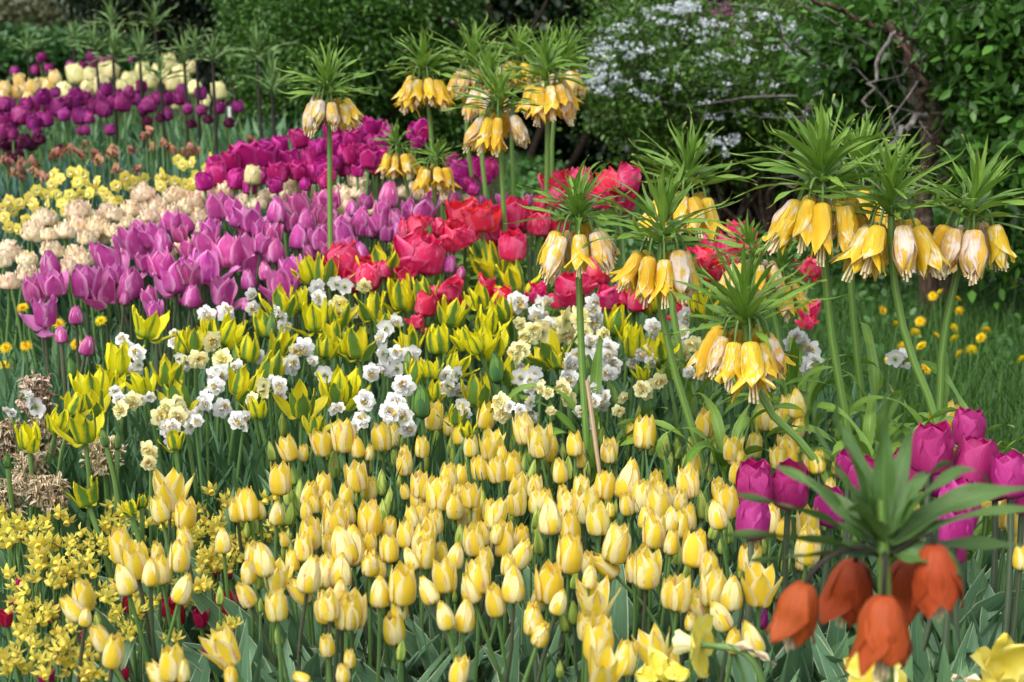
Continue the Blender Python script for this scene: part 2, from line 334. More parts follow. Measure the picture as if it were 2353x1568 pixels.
HEAD = {
 's_closed': V(lambda i: cup(M['striped'], top=.07, body=.31, wmax=.30, wt=.17, wave=.006), 4),
 's_half': V(lambda i: cup(M['striped'], top=u(.14, .20), body=.30, wmax=.285, wt=.16, wave=.014, splay=.10, point=.4), 7),
 's_cup': V(lambda i: cup(M['striped'], top=u(.21, .28), body=.325, wmax=.29, wt=.17, wave=.016, splay=.14, point=.4), 7),
 's_open': V(lambda i: cup(M['striped'], top=u(.34, .44), body=.33, wmax=.27, wt=.16, wave=.02, lip=.05, splay=.2, point=.4), 5),
 's_wilt': V(lambda i: cup(M['striped'], top=.12, body=.34, wmax=.30, wt=.2, wave=.07, jag=.05), 3),
 's_bud': V(lambda i: cup(M['bud'], top=.03, body=u(.19, .24), wmax=.19, wt=.10, wave=.004), 4),
 'g_bud': V(lambda i: cup(M['greenbud'], top=.05, body=.22, wmax=.2, wt=.12, wave=.015), 3),
 'g_half': V(lambda i: cup(M['flame'], top=u(.14, .3), body=.33, wmax=.24, wt=.13, wave=.04, jag=.06, lip=.1, point=.6, splay=.5), 8),
 'g_open': V(lambda i: cup(M['flame'], top=u(.26, .44), body=.36, wmax=.235, wt=.14, wave=.05, jag=.07, lip=.12, point=.6, splay=.6), 9),
 'g_wide': V(lambda i: cup(M['flame'], top=u(.44, .6), body=.40, wmax=.25, wt=.15, wave=.05, jag=.07, lip=.1, point=.6, splay=.7), 5),
 'l_closed': V(lambda i: cup(M['lilac'], top=.10, body=.35, wmax=.33, wt=.20, wave=.02, point=.3, splay=.08), 5),
 'l_half': V(lambda i: cup(M['lilac'], top=u(.24, .36), body=.38, wmax=.32, wt=.20, wave=.04, lip=.05, point=.3, splay=.28), 9),
 'l_open': V(lambda i: cup(M['lilac'], top=u(.38, .5), body=.43, wmax=.33, wt=.22, wave=.06, lip=.06, splay=.5, droop={int(rng.integers(0, 3)): .55}), 5),
 'l_flop': V(lambda i: cup(M['lilac'], top=.36, body=.36, wmax=.31, wt=.21, wave=.07, droop={0: 1.3, int(rng.integers(1, 3)): .8, 4: .3}), 4),
 'r_open': V(lambda i: cup(M['red'], top=u(.5, .65), body=.52, wmax=.46, wt=.38, wave=.07, lip=.05, droop={int(rng.integers(0, 3)): .5}), 5),
 'r_cup': V(lambda i: cup(M['red'], top=u(.32, .42), body=.44, wmax=.42, wt=.34, wave=.05), 4),
 'r_torn': V(lambda i: cup(M['red'], top=.45, body=.42, wmax=.38, wt=.34, wave=.11, jag=.06, droop={0: 1.1, 1: .7, 4: .5}), 4),
 'm_cup': V(lambda i: cup(M['magenta'], top=u(.36, .5), body=.46, wmax=.42, wt=.36, wave=.06, lip=.05), 7),
 'm_closed': V(lambda i: cup(M['magenta'], top=.25, body=.42, wmax=.4, wt=.32, wave=.04), 3),
 'f_cup': V(lambda i: cup(M['rose'], top=u(.24, .32), body=.38, wmax=.37, wt=.29, wave=.022), 5),
 'p_purple': V(lambda i: cup(M['purple'], top=u(.2, .4), body=.45, wmax=.4, wt=.34, wave=.05), 5),
 'c_cream': V(lambda i: cup(M['cream'], top=u(.24, .36), body=.40, wmax=.37, wt=.32, wave=.03), 4),
 'c_apricot': V(lambda i: cup(M['apricot'], top=u(.24, .4), body=.42, wmax=.36, wt=.3, wave=.05), 4),
 'k_crimson': V(lambda i: cup(M['crimson'], top=u(.3, .5), body=.36, wmax=.27, wt=.2, wave=.04), 4),
 'x_mauve': V(lambda i: cup(M['purple'], top=.03, body=.19, wmax=.17, wt=.08, wave=.004), 1),
}
def double(mats, n=26, spread=.62, hgt=1.):
    mb = MB(); rings = [(6, .60, .58), (6, .54, .76), (6, .42, .90), (5, .28, .98), (4, .14, 1.0)]
    for ri, (k, top, hz) in enumerate(rings):
        for i in range(k):
            ph = i * 2 * math.pi / k + ri * .5 + rng.normal() * .12; t = top * spread / .62 * u(.85, 1.15); h = hz * u(.86, 1.08)
            rp = [(0, .03), (.2, t * .72), (.5, t * 1.0), (.8, t * 1.06), (1, t * 1.04 + .02)]
            petal(mb, ph, rp, [(0, 0), (.2, .06), (.5, .35 * h), (1, h)], [(0, .06), (.3, .2), (.6, .27), (.88, .21), (1, .03)], nu=6, nv=8, wave=.07, jag=.06, cupk=1.15)
    return mb.mesh('blossom', mats)
HEAD['d_peach'] = V(lambda i: double(M['peach']), 5)
HEAD['d_maroon'] = V(lambda i: double(M['maroon'], spread=.55), 2)
PROP = {'d_peach': .85}

# ------------------------------------------------------------------ leaves
def strap(L=1., W=.06, bend=.8, e0=1.45, nu=5, nv=12, fold=.3, twist=0., curl=0., wav=0., az=0., start=(0, 0, 0), shape='tulip', mb=None, mat=0, side=0.):
    """a leaf as a curved ribbon: leaves the origin at elevation e0 and bends over by 'bend' radians"""
    mb = mb or MB(); v = np.linspace(0, 1, nv)
    el = e0 - bend * v**1.6 - curl * np.clip(v - .7, 0, 1) * 3.3
    dl = L / (nv - 1); x = np.concatenate([[0], np.cumsum(np.cos(el[:-1]) * dl)]); z = np.concatenate([[0], np.cumsum(np.sin(el[:-1]) * dl)])
    wd = {'tulip': sp([(0, .45), (.2, .8), (.45, 1), (.75, .72), (.93, .26), (1, .01)], v=v),
          'strap': sp([(0, .8), (.3, 1), (.7, .9), (.92, .5), (1, .05)], v=v),
          'crown': sp([(0, .55), (.2, 1), (.5, .85), (.8, .38), (1, .03)], v=v)}[shape] * W
    uu = np.linspace(-1, 1, nu)
    nx, nz = -np.sin(el), np.cos(el)
    tw = twist * v
    T = wd[:, None] * uu[None]; up = np.abs(uu)[None] * wd[:, None] * fold + wav * W * np.sin(v * 13 + az * 3)[:, None] * uu[None]
    a = T * np.cos(tw)[:, None] - up * np.sin(tw)[:, None]; b = T * np.sin(tw)[:, None] + up * np.cos(tw)[:, None]
    X = x[:, None] + nx[:, None] * b; Z = z[:, None] + nz[:, None] * b; Y = a + side * L * v[:, None]**2
    c, s_ = math.cos(az), math.sin(az)
    P = np.stack([X * c - Y * s_ + start[0], X * s_ + Y * c + start[1], Z + start[2]], -1)
    mb.patch(P, mat=mat); return mb
def leaves(mat, n, W, bend=(.2, 1.3), e0=(1.25, 1.5), fold=.35, wav=.25):
    return [strap(1, W * u(.8, 1.2), u(*bend), u(*e0), fold=fold, twist=u(-.8, .8), wav=wav, curl=u(-.1, .2)).mesh('leaf', mat) for _ in range(n)]
LEAF = {'v': leaves(M['vleaf'], 9, .062), 't': leaves(M['leaf'], 9, .07), 'g': leaves(M['leaf'], 8, .055, bend=(.1, .9))}

def stem_mesh(p0, p1, axis, rad, mat, bow=0.):
    p0, p1, ax = np.array(p0), np.array(p1), np.array(axis); L = np.linalg.norm(p1 - p0)
    t = np.linspace(0, 1, 8)[:, None]; c1 = p0 + np.array([bow, bow * .5, L * .4]); c2 = p1 - ax * L * .35
    P = (1-t)**3*p0 + 3*(1-t)**2*t*c1 + 3*(1-t)*t*t*c2 + t**3*p1
    mb = MB(); mb.tube(P - p0, np.linspace(rad * 1.15, rad, 8), 6); return mb.mesh('stem', mat)

def tulip(x, y, hpx, d, kind, tilt=0., name='tulip', look='', group='', leafset='t', nleaf=3, stem='stem', srad=.003, leafh=(.6, .95), lean_y=None, side=True):
    c = at(x, y, d); dist = np.linalg.norm(c - np.array([0, 0, H]))
    s = hpx * dist / F * PROP.get(kind, 1.)
    ty = rng.normal() * .10 if lean_y is None else lean_y; tx = R(tilt) + rng.normal() * .09
    Rm = Matrix.Rotation(tx, 3, 'Y') @ Matrix.Rotation(ty, 3, 'X'); ax = np.array(Rm @ Vector((0, 0, 1)))
    b = c - ax * s * .5
    gx, gy = b[0] - ax[0] * .12 + rng.normal() * .015, b[1] + abs(rng.normal()) * .02
    gz = float(ground(gx, gy)); g0 = np.array([gx, gy, gz - .01]); L = b[2] - gz
    root = thing(name, place_label(look, x, y), 'tulip', g0, group)
    part('stem', stem_mesh(g0, b, ax, srad, M[stem], bow=rng.normal() * .02), root)
    var = HEAD[kind]; me = var[int(rng.integers(len(var)))]
    q = (Rm @ Matrix.Rotation(u(0, 6.28), 3, 'Z')).to_euler()
    part('blossom', me, root, b - g0, q, (s * .92, s * .92, s) if kind[:2] == 's_' else s)
    ls = LEAF[leafset]; a0 = u(0, 6.28)
    for k in range(nleaf):
        part('leaf', ls[int(rng.integers(len(ls)))], root, (0, 0, .005), (0, 0, a0 + k * 2.3 + rng.normal() * .4), max(.08, L) * u(*leafh))
    return root

# ================================================================== BLOOM LISTS (tile, x, y, height, state, tilt)
def lst(tile, s):
    out = []
    for r in s.split(';'):
        r = r.split()
        if r: out.append((tile, float(r[0]), float(r[1]), float(r[2]), r[3] if len(r) > 3 else '', float(r[4]) if len(r) > 4 else 0.))
    return out
def dfun(pairs):
    pairs = sorted(pairs); xs, ys = zip(*pairs); return lambda y: float(np.interp(y, xs, ys))

# ---- striped yellow tulips
Y = lst('E', '''1145 275 260 o;1072 395 180 h -12;1245 425 200 c;1885 190 220 c;1660 365 215 c;1590 400 165 h -6;1748 402 130 s;1620 518 155 b;1710 495 140 b;1660 535 105 b;1860 425 160 s;
2012 290 170 b;2085 290 180 h 12;1955 430 145 b;1973 170 120 b;1990 370 150 b -6;2180 312 125 b;2245 95 175 b;2175 235 175 h;2062 405 130 h;2250 460 250 c;2200 360 160 h;1500 608 170 s;815 640 235 h -10;
905 738 235 c;835 868 210 s -22;1240 600 170 h;1208 712 200 c;1085 800 190 h;1013 822 180 s;1060 690 140 h;1235 932 200 s 12;560 976 222 h;482 1070 180 h -28;578 1120 130 s 10;672 1265 185 h -18;768 1352 215 h;
1155 1430 235 c;1052 1505 175 h -32;1232 1480 155 s 18;1500 1342 245 o -16;1552 1512 135 h;2085 560 220 c;2040 652 185 c;1772 735 225 s;1700 705 175 h -6;1668 822 165 s -5;1720 862 150 b -12;1862 850 205 o;
1650 972 180 h -16;1862 1042 205 c;2086 832 255 s;2012 950 195 h -38;2190 1052 212 c;2292 940 145 s;2325 1092 220 c;2305 640 275 s;2228 640 175 h;2152 800 170 h;1480 976 120 b;1870 1256 112 b;2208 1312 145 b;
2022 1532 115 h -62;655 1152 120 b;1752 1042 90 b;2302 1500 130 h;1905 690 95 b;1945 642 115 b;1965 740 150 h;2300 500 150 h''')
Y += lst('B', '1932 1500 170 c;2155 1455 190 c;2042 1530 115 h')
Y += lst('J', '''65 100 180 b;208 180 200 c;145 300 170 h;235 275 165 b;300 270 130 b;382 222 160 b;432 350 182 b;505 185 155 b;535 85 170 h;380 30 85 b;465 50 112 b;672 90 150 b;860 35 110 b;965 112 130 b;
1035 122 165 c -8;1152 132 172 c;1262 112 200 h 8;1345 80 125 b;1440 0 105 c;1395 142 140 b;1490 84 130 b;1545 112 130 b;1520 32 105 h;1580 142 165 h;1640 122 150 b;1715 60 125 h;1762 130 110 b;
1910 22 135 c;2320 90 130 b;640 230 185 c;622 330 155 h;702 352 120 b;762 292 222 c;832 182 200 h;915 172 145 h;875 372 190 h;980 302 172 c;905 292 150 h;1302 252 200 h;1290 345 190 c;1412 242 165 h;
1422 342 175 h;1482 332 160 h;1510 442 252 s;1600 302 135 h;1626 372 200 h;1722 262 190 h;1762 362 252 c;1880 232 190 c;2046 202 272 s;2030 362 155 h;2132 312 225 h;2240 352 235 c;2222 212 150 h;
2332 312 135 h;1900 362 120 b;1945 402 132 b;2325 472 175 s;2152 452 155 h;2213 542 222 c;2332 622 165 h;70 482 235 c;300 462 235 c;435 522 155 h;160 425 150 h;582 452 155 h;655 442 175 h;702 525 160 h;
742 482 175 h;952 462 205 h;1012 432 160 h;1150 432 205 c;1262 452 150 b;1100 400 150 h;1425 482 172 b;1650 522 225 h;1830 462 215 c;1958 625 262 c;1435 622 155 b;190 642 272 s;30 612 160 h;427 662 185 c;
542 562 185 h;665 602 232 c;670 692 205 c;575 732 160 s -28;782 692 155 h;880 712 185 s 8;1000 602 215 c;1052 562 170 h;1192 592 240 c;1322 582 160 h;1320 702 205 h 22;1082 722 160 h;1645 692 255 c;
1880 782 205 h -52;1772 762 165 h;1782 850 160 s;2165 802 255 c;2080 792 205 h;2142 702 150 h;2322 962 205 h -6;112 812 225 s;20 812 225 h;306 762 175 w;370 790 150 h;300 620 150 h;102 942 165 s;
370 952 212 s -8;522 902 272 c;25 1042 205 c;182 1072 262 c 10;502 1062 172 h;465 1192 225 h;690 942 195 s -22;802 842 225 c;972 932 205 s -16;1032 842 232 c;1265 902 245 s;1232 770 150 c;1142 1012 212 h -20;
802 1112 195 s -24;943 1112 225 s;1510 892 265 c;1432 1002 155 h;1575 1022 175 s 14;1400 1142 205 w;1455 1242 165 w 20;1602 1152 132 b -12;1670 1092 152 b;1682 872 125 b;1812 1012 272 o;1760 1182 205 h;
1845 1272 292 c;2022 1392 232 h 16;1872 1482 262 o;2203 1342 255 o -8;2322 1422 185 h;1580 1472 122 b;905 1482 192 h;512 1342 135 b;15 1312 155 h;165 1402 125 h;132 1502 125 h;872 982 82 b;1382 702 90 b;1160 560 150 h''')
Y += lst('G', '''30 22 85 b;130 102 165 h;92 212 215 c;72 90 112 b;302 262 145 c;350 342 222 c;290 432 202 s -16;422 152 155 h;402 42 122 c;532 12 105 h;700 50 150 c;790 52 150 c;880 90 130 h;962 82 152 c;1092 112 102 h;
185 372 172 b;50 342 150 h;95 452 182 h;40 502 182 h;270 532 142 b;365 552 152 b;330 622 152 b;25 702 142 b;145 662 242 c;95 812 152 b;235 772 205 h;450 792 142 b;510 722 205 c;755 752 155 b;650 462 205 h;
742 532 152 h;902 492 205 c;902 642 252 c;872 732 152 h;42 962 232 c;270 922 255 c;390 962 235 s;160 1042 205 h -24;305 1112 215 s -22;575 912 262 o;520 1272 232 s -8;402 1282 165 h;112 1152 125 h;
1500 272 135 h;1592 422 205 c;2100 322 155 s;2112 402 85 h;2172 362 105 h;2252 422 205 c;2332 562 205 h;1910 822 142 b;2332 722 155 h;230 150 120 b;600 640 120 b;1560 520 150 h;2290 500 140 h;1050 250 120 h;640 330 150 h;1400 160 110 h''')
Y += lst('D', '''215 1332 192 c;150 1402 162 b -8;222 1462 142 b;286 1442 162 b;570 1342 142 b;615 1282 192 h;690 1322 152 h;762 1242 192 h;825 1202 195 s;832 1382 165 h 18;856 1302 102 b;392 1502 172 c;540 1482 172 h;
25 1502 132 b;760 1490 175 c;1842 1292 212 h 8;1762 1302 155 h -12;1882 1482 92 s''')
Y += lst('C', '''735 1282 192 c;1090 1282 182 c;1045 1332 132 b;830 1352 132 h;900 1402 152 h;1335 1372 202 c -10;1440 1452 222 c;120 1412 222 c;212 1490 152 h;375 1422 192 c;455 1412 162 h;395 1502 122 b;
532 1532 102 h;650 1492 142 c;750 1432 122 b;850 1482 142 b;980 1482 152 c;1122 1482 195 o;1270 1472 142 b;1525 1482 142 h;1680 1472 162 c;1716 1520 122 h;1910 1510 162 c;2062 1402 142 h;2150 1392 222 c;
2122 1462 152 b;2110 1272 102 b;2042 1492 132 b;2290 1482 152 b;2200 1500 110 b;300 1530 110 h;1190 1540 120 h;1800 1500 90 b;1370 1520 110 b;1600 1520 100 b''')
for _ in range(52):
    x, y = u(620, 1720), u(950, 1240)
    if x > 1250 and y < 990: continue
    Y.append(('A', x / .3418, y / .3418, u(95, 160), 'b' if rng.random() < .75 else 'h', 0.))
SK = {'o': ('s_open', 'wide open'), 'h': ('s_half', 'half-open'), 'c': ('s_cup', 'cup-shaped'), 's': ('s_closed', 'closed'), 'b': ('s_bud', 'unopened green'), 'w': ('s_wilt', 'wilting')}
for (t_, a, b_, h_, st, tl) in Y:
    x, y = tp(t_, a, b_)
    if x < -20 or x > 2370: continue
    z = .38 + rng.normal() * .008 - (.04 if st == 'b' else 0); r = ray(x, y); d = (H - z) / -r[2] * r[1]
    d += {'s': -.02, 'c': -.03, 'b': .0, 'h': .03}.get(st, 0)
    k, adj = SK[st]
    tulip(x, y, h_ * .3418 * (1.18 if st == 'b' else 1.08), d, k, tl, 'striped_tulip' if st != 'b' else 'tulip_bud', f'{adj} ' + ('narrow tulip bud' if st == 'b' else 'yellow tulip striped cream'),
          'unopened green buds among the striped tulips' if st == 'b' else 'striped yellow tulips in the front bed', 'v', 3 if y > 1200 else 2, 'darkstem' if rng.random() < .25 else 'stem', .0019 if st == 'b' else .0025, (.62, 1.0))

# ---- green flamed yellow tulips
GT = lst('B', '''1010 660 235 w;795 900 250 o;590 1090 245 w;735 1075 230 h;948 1060 195 h;1145 985 220 o;1195 1150 235 o;1640 1050 235 o;1830 965 265 h;1170 1445 150 o;400 1310 180 h;562 1362 235 o;190 1420 195 o;700 1430 140 b;
790 1450 130 b;1550 715 230 o;1240 790 200 h;1320 770 190 h;1670 825 205 h;1775 660 215 h;1825 680 190 b;1900 780 185 h;1902 510 225 o;2110 615 225 w;2010 500 180 o;2062 290 205 h;2200 302 235 o;2190 820 175 h;2290 800 170 o;
2030 1185 255 o;2290 1130 245 o;2130 1340 160 o;1720 1222 170 h;1590 890 190 b;2290 600 190 h;480 960 160 b;640 1190 180 h;510 1210 170 o;1400 690 150 h''')
GT += lst('E', '570 290 195 w;870 385 110 w;50 70 115 b;960 340 100 h')
GT += lst('C', '''390 245 255 o;1090 232 252 o;1262 352 225 w;300 545 205 o;510 462 245 o;652 442 205 h;860 585 222 o;1040 482 185 o;1095 640 210 o;1110 775 285 h;762 772 225 o;1000 790 190 h;560 762 195 o;212 792 235 o;
50 720 180 o;900 932 205 h;1150 962 240 b;1232 975 205 h;1480 852 262 w;1960 642 225 h;650 1182 272 b;1022 1112 245 h;612 1002 205 h;705 962 155 o;560 930 170 b;130 1082 285 o;1282 1182 205 b;1520 1252 172 b;
1692 1112 132 b;1776 962 205 b;1940 1142 225 b;2090 792 235 h;2222 842 225 o;2130 992 125 o;2212 470 255 h;880 1272 155 o;950 1372 120 o;740 1110 150 h;1190 560 180 h;930 760 180 o;2050 720 160 h;400 660 170 h;1560 900 150 o;2300 980 120 o''')
GT += lst('D', '150 502 205 h;55 500 170 b;205 560 180 h')
gd = dfun([(1150, 1.95), (1000, 2.15), (600, 3.0), (560, 3.05)])
GK = {'w': ('g_wide', 'wide open'), 'o': ('g_open', 'open'), 'h': ('g_half', 'half-open'), 'b': ('g_bud', 'closed green')}
for (t_, a, b_, h_, st, tl) in GT:
    x, y = tp(t_, a, b_); k, adj = GK[st]
    tulip(x, y, h_ * .3418 * .92, gd(y) + rng.normal() * .03, k, rng.normal() * 11, 'green_flamed_tulip' if st != 'b' else 'tulip_bud', f'{adj} ' + ('tulip bud' if st == 'b' else 'yellow tulip with green flames'),
          'green-flamed yellow tulips', 'g', 3, 'stem', .0038, (.6, .92))

# ---- lilac tulips
LT = lst('B', '''335 265 190 s;730 210 245 f;235 430 190 h;362 390 185 h;580 380 235 h;680 425 210 o;880 390 235 s;840 490 100 s;1000 480 130 h;1040 570 135 h;300 585 210 f;510 610 132 s;410 740 122 s;590 812 142 s;
910 112 245 h;1090 112 185 s;1210 62 125 h;1082 262 205 h;1200 345 250 f;1382 282 235 o;1290 480 172 s;1500 450 215 f;1382 112 185 h;1530 182 225 h;1680 182 252 o;1850 172 195 s;1670 372 155 s;1782 312 135 s;
1960 302 205 h;1880 392 205 o;1840 52 135 h;1652 30 140 h;1405 30 150 h;2010 82 185 s;2152 92 185 h;2300 62 185 h;1652 542 82 s;1010 60 170 h;960 250 120 f;1270 160 150 h;770 330 150 h;1260 330 170 h;2210 160 130 h;1760 120 150 h;2090 180 130 h''')
LT += lst('A', '''1470 1382 205 h;1150 1482 160 h;1240 1502 160 s;1672 1462 185 o;1862 1412 190 s;1562 1402 155 h;2010 1372 185 h;2182 1352 175 h;2062 1482 175 s;2192 1472 150 h;2292 1512 155 o;1422 1522 125 h;930 1532 110 h;
1822 1540 120 h;1590 1470 130 s;1740 1530 130 h;1950 1500 140 h;2130 1430 130 h''')
LT += lst('H', '''30 1342 155 h;430 1312 195 s;250 1462 165 s;275 1352 125 h;482 1492 185 s;642 1422 205 o;100 1512 125 h;352 1492 155 h;702 1372 130 h;872 1332 105 h;1062 1352 85 h;1182 1332 85 h;1372 1342 85 h;382 1402 125 h;562 1392 115 h;180 1400 120 s;570 1480 150 h''')
LT += lst('C', '80 72 185 h;242 172 125 s;322 32 135 s;232 32 95 h;492 22 135 s;840 262 135 s;915 322 95 s;420 60 120 h;160 120 130 h;560 120 120 h')
ld = dfun([(800, 2.7), (750, 2.75), (430, 3.5), (400, 3.6)])
LK = {'s': ('l_closed', 'closed'), 'h': ('l_half', 'half-open'), 'o': ('l_open', 'open'), 'f': ('l_flop', 'floppy spreading')}
for (t_, a, b_, h_, st, tl) in LT:
    x, y = tp(t_, a, b_); k, adj = LK[st]
    tulip(x, y, h_ * .3418 * .95, ld(y) + rng.normal() * .04, k, rng.normal() * 8, 'lilac_tulip', f'{adj} lilac-pink tulip', 'lilac-pink tulips', 't', 2, 'darkstem', .0034, (.5, .75))

# ---- red tulips
RT = lst('H', '''940 1450 235 o;1040 1470 200 o;620 1520 160 t;1230 1440 235 o;1330 1480 180 o;1440 1500 190 c;1620 1252 220 o;1722 1222 205 c;1900 1222 185 c;2040 1202 205 c;1990 1335 170 o;1832 1332 150 o;1450 1362 110 c;
780 1530 130 t;1560 1330 160 c;1560 1540 150 o;1180 1540 130 o''')
RT += lst('C', '''120 232 255 c;70 292 200 t;232 322 225 o;600 180 240 o;690 210 280 c;880 82 175 o;960 60 150 o;1130 32 205 o;1262 142 225 c;850 432 185 t;1080 402 140 t;1200 482 140 t;1432 442 130 t;1622 422 205 t;1832 302 225 c;
1902 482 165 t;2000 500 140 c;2102 502 185 c;2062 442 130 t;622 652 110 t;682 532 185 c;290 340 190 c;520 332 110 t;180 370 140 t;1730 380 140 t;1760 120 140 t;560 40 170 c;390 300 140 c''')
RT += lst('D', '30 580 110 t;282 292 140 t;422 32 130 o;352 120 150 t;940 282 150 t;922 562 135 t;905 642 90 t;60 442 140 c;240 120 160 t;500 130 140 t;300 210 130 t;420 260 120 t;200 200 140 t')
rd = dfun([(750, 2.8), (700, 2.85), (400, 3.3)])
RK = {'c': ('r_cup', 'cupped'), 'o': ('r_open', 'blown open'), 't': ('r_torn', 'collapsing ragged')}
for (t_, a, b_, h_, st, tl) in RT:
    x, y = tp(t_, a, b_); k, adj = RK[st]
    tulip(x, y, h_ * .3418 * .92, rd(y) + rng.normal() * .04, k, rng.normal() * 9, 'red_tulip', f'{adj} coral red tulip', 'coral red tulips', 't', 3, 'stem', .004, (.5, .75))

# ---- magenta tulips
MT = lst('A', '''2020 932 155 ;1660 1062 205 ;1552 1080 140 ;1800 1052 155 ;1450 1172 185 ;1372 1222 135 ;1592 1202 155 ;1950 1082 165 ;2170 1132 140 ;1882 972 125 ;2082 1052 130 ;2102 1162 165 ;1872 1162 155 ;1742 1182 140 ;2182 1222 105 ;
2300 882 125 ;2250 962 155 ;2322 1042 155 ;2322 1132 130 ;1440 1100 110 ;1722 1022 120 ;1500 1120 120;1620 1000 110;1780 990 110;2130 990 120;2190 1040 120;2000 1150 140;1680 1260 110;1850 1250 110;2050 1240 100;2230 880 110''')
MT += lst('H', '''110 872 155;190 932 145;310 852 135;380 880 130;150 1042 155;60 1092 130;120 1102 105;310 962 125;380 960 120;270 1022 125;300 1082 135;220 1152 90;640 872 125;590 900 110;672 902 110;400 1050 120;200 982 130;
902 1152 185;1020 1122 155;1112 1132 155;960 1232 125;1000 1272 105;852 1082 105;882 1222 105;720 1332 95;350 1132 105;50 880 130;250 900 120;60 1000 120;440 900 110;230 1090 110;30 1180 110;450 1120 110;1080 1200 100;620 960 100''')
md = dfun([(450, 3.6), (280, 4.3)])
for (t_, a, b_, h_, st, tl) in MT:
    x, y = tp(t_, a, b_)
    tulip(x, y, h_ * .3418 * .92, md(y) + rng.normal() * .06, 'm_cup' if rng.random() < .75 else 'm_closed', rng.normal() * 8, 'magenta_tulip', 'ruffled deep magenta tulip', 'deep magenta tulips behind the lilac ones', 't', 2, 'stem', .004, (.45, .7))

# ---- peach double tulips
PT = lst('A', '''1520 1270 115;960 1290 115;520 1400 115;1040 1372 132;1160 1312 115;890 1402 115;720 1432 125;300 1462 125;230 1532 105;860 1492 80;520 1512 122;650 1512 110;1320 1342 115;1240 1392 105;1180 1422 100;
1650 1352 115;1790 1322 105;1960 1262 115;1330 1452 105;1392 1300 100;2310 1302 105;2322 1402 105;440 1552 100;770 1552 100;960 1502 100;1420 1282 90;1870 1300 100;2060 1280 100;1100 1440 100;780 1440 100;1250 1500 90;1350 1530 90;1080 1520 90;590 1450 90;1730 1370 90;1000 1440 100;1220 1320 90''')
PT += lst('H', '230 1202 115;622 1282 115;100 1292 105;222 1292 95;792 1332 85;950 1332 55;130 1402 132;532 1290 90;60 1360 100;170 1480 90;330 1400 90;700 1300 80')
PT += lst('B', '60 172 132;60 376 105;190 232 105;190 322 112;350 162 115;510 192 115;590 82 95;440 42 105;642 42 90;800 52 75;470 282 122;230 52 115;1200 152 95;790 122 65;560 232 100;700 90 80;330 60 80;860 180 80;20 250 80;1130 180 80;1280 110 80')
pd_ = dfun([(660, 3.1), (400, 3.9)])
for (t_, a, b_, h_, st, tl) in PT:
    x, y = tp(t_, a, b_)
    tulip(x, y, h_ * .3418 * 1.15, pd_(y) + rng.normal() * .05, 'd_peach', rng.normal() * 8, 'double_tulip', 'peony-like peach and cream tulip', 'peach and cream double tulips', 't', 2, 'stem', .0034, (.5, .72))
x, y = tp('A', 1698, 1180); tulip(x, y, 45, 3.62, 'c_cream', 0, 'cream_tulip', 'lone cream tulip before magenta ones', 'cream tulips', 't', 2)
for a, b_ in ((620, 1270),):
    pass

# ---- far left beds
FC = lst('A', '''35 592 92 a;130 542 85 a;100 622 92 a;230 582 102 a;370 522 95 a;290 572 92 a;430 612 122 c;505 502 132 c;610 522 132 c;682 572 132 c;590 592 112 c;750 472 122 c;870 552 132 c;960 482 122 c;1060 482 105 c;
1140 422 122 c;1160 552 122 c;1010 542 110 c;1310 592 105 c;1470 612 122 c;1190 692 90 c;1380 682 85 c;1200 482 100 c;1282 452 95 c;820 592 105 c;170 600 85 a;20 640 80 a;330 590 85 a;700 470 100 c;1100 520 100 c;920 590 100 c;1240 530 90 c;190 660 80 a;560 540 100 c''')
fd = dfun([(260, 6.6), (130, 7.8)])
for (t_, a, b_, h_, st, tl) in FC:
    x, y = tp(t_, a, b_)
    tulip(x, y, h_ * .3418, fd(y) + rng.normal() * .1, 'c_apricot' if st == 'a' else 'c_cream', rng.normal() * 5, 'cream_tulip', ('apricot' if st == 'a' else 'pale cream') + ' tulip, far bed', 'cream tulips in the far bed', 't', 1, 'stem', .004, (.5, .7))
FP = lst('A', '''20 702 100;50 722 115;140 772 132;290 652 95;250 692 95;375 620 65;290 732 122;390 722 122;230 822 105;510 642 95;560 662 102;480 702 112;630 722 95;720 602 85;700 652 102;700 732 112;540 782 112;310 802 102;
30 812 100;35 882 92;790 642 90;825 692 122;870 622 85;920 662 92;950 582 80;1000 702 112;970 732 90;1130 662 92;1210 662 92;1220 602 72;1350 632 85;1470 726 85;1600 718 78;1262 732 75;1350 740 72;1120 772 85;740 875 72;580 875 62;
545 880 60;250 892 65;90 902 70;180 700 90;430 770 90;600 790 80;340 690 80;90 830 90;760 690 80;1060 660 80;660 690 80;440 690 80''')
FU = lst('A', '100 482 65;285 382 55;240 472 65;330 462 65;560 452 72;650 412 85;470 440 60;880 402 45;740 392 50;610 380 60;270 400 50;700 420 60')
fp = dfun([(320, 5.7), (200, 6.5)])
for i, (t_, a, b_, h_, st, tl) in enumerate(FP + FU):
    x, y = tp(t_, a, b_); up = i >= len(FP)
    tulip(x, y, h_ * .3418, (8.3 if up else fp(y)) + rng.normal() * .1, 'p_purple', rng.normal() * 6, 'purple_tulip', 'purple tulip ' + ('behind the cream ones' if up else 'in the far bed'), 'purple tulips in the far bed', 't', 1, 'stem', .004, (.5, .7))
for (t_, a, b_, h_, st, tl) in lst('A', '170 952 95;80 972 95;260 935 75;40 1012 65;110 1042 85;130 1082 65;400 1002 55;1400 802 60;1540 826 65;1080 792 60;990 812 60;1290 832 60;60 1060 70;210 980 70;20 960 70'):
    x, y = tp(t_, a, b_)
    tulip(x, y, h_ * .3418, 5.5 + rng.normal() * .1, 'd_maroon', 0, 'maroon_double_tulip', 'frilly dark maroon double tulip', 'dark maroon double tulips', 't', 1, 'stem', .004, (.5, .7))

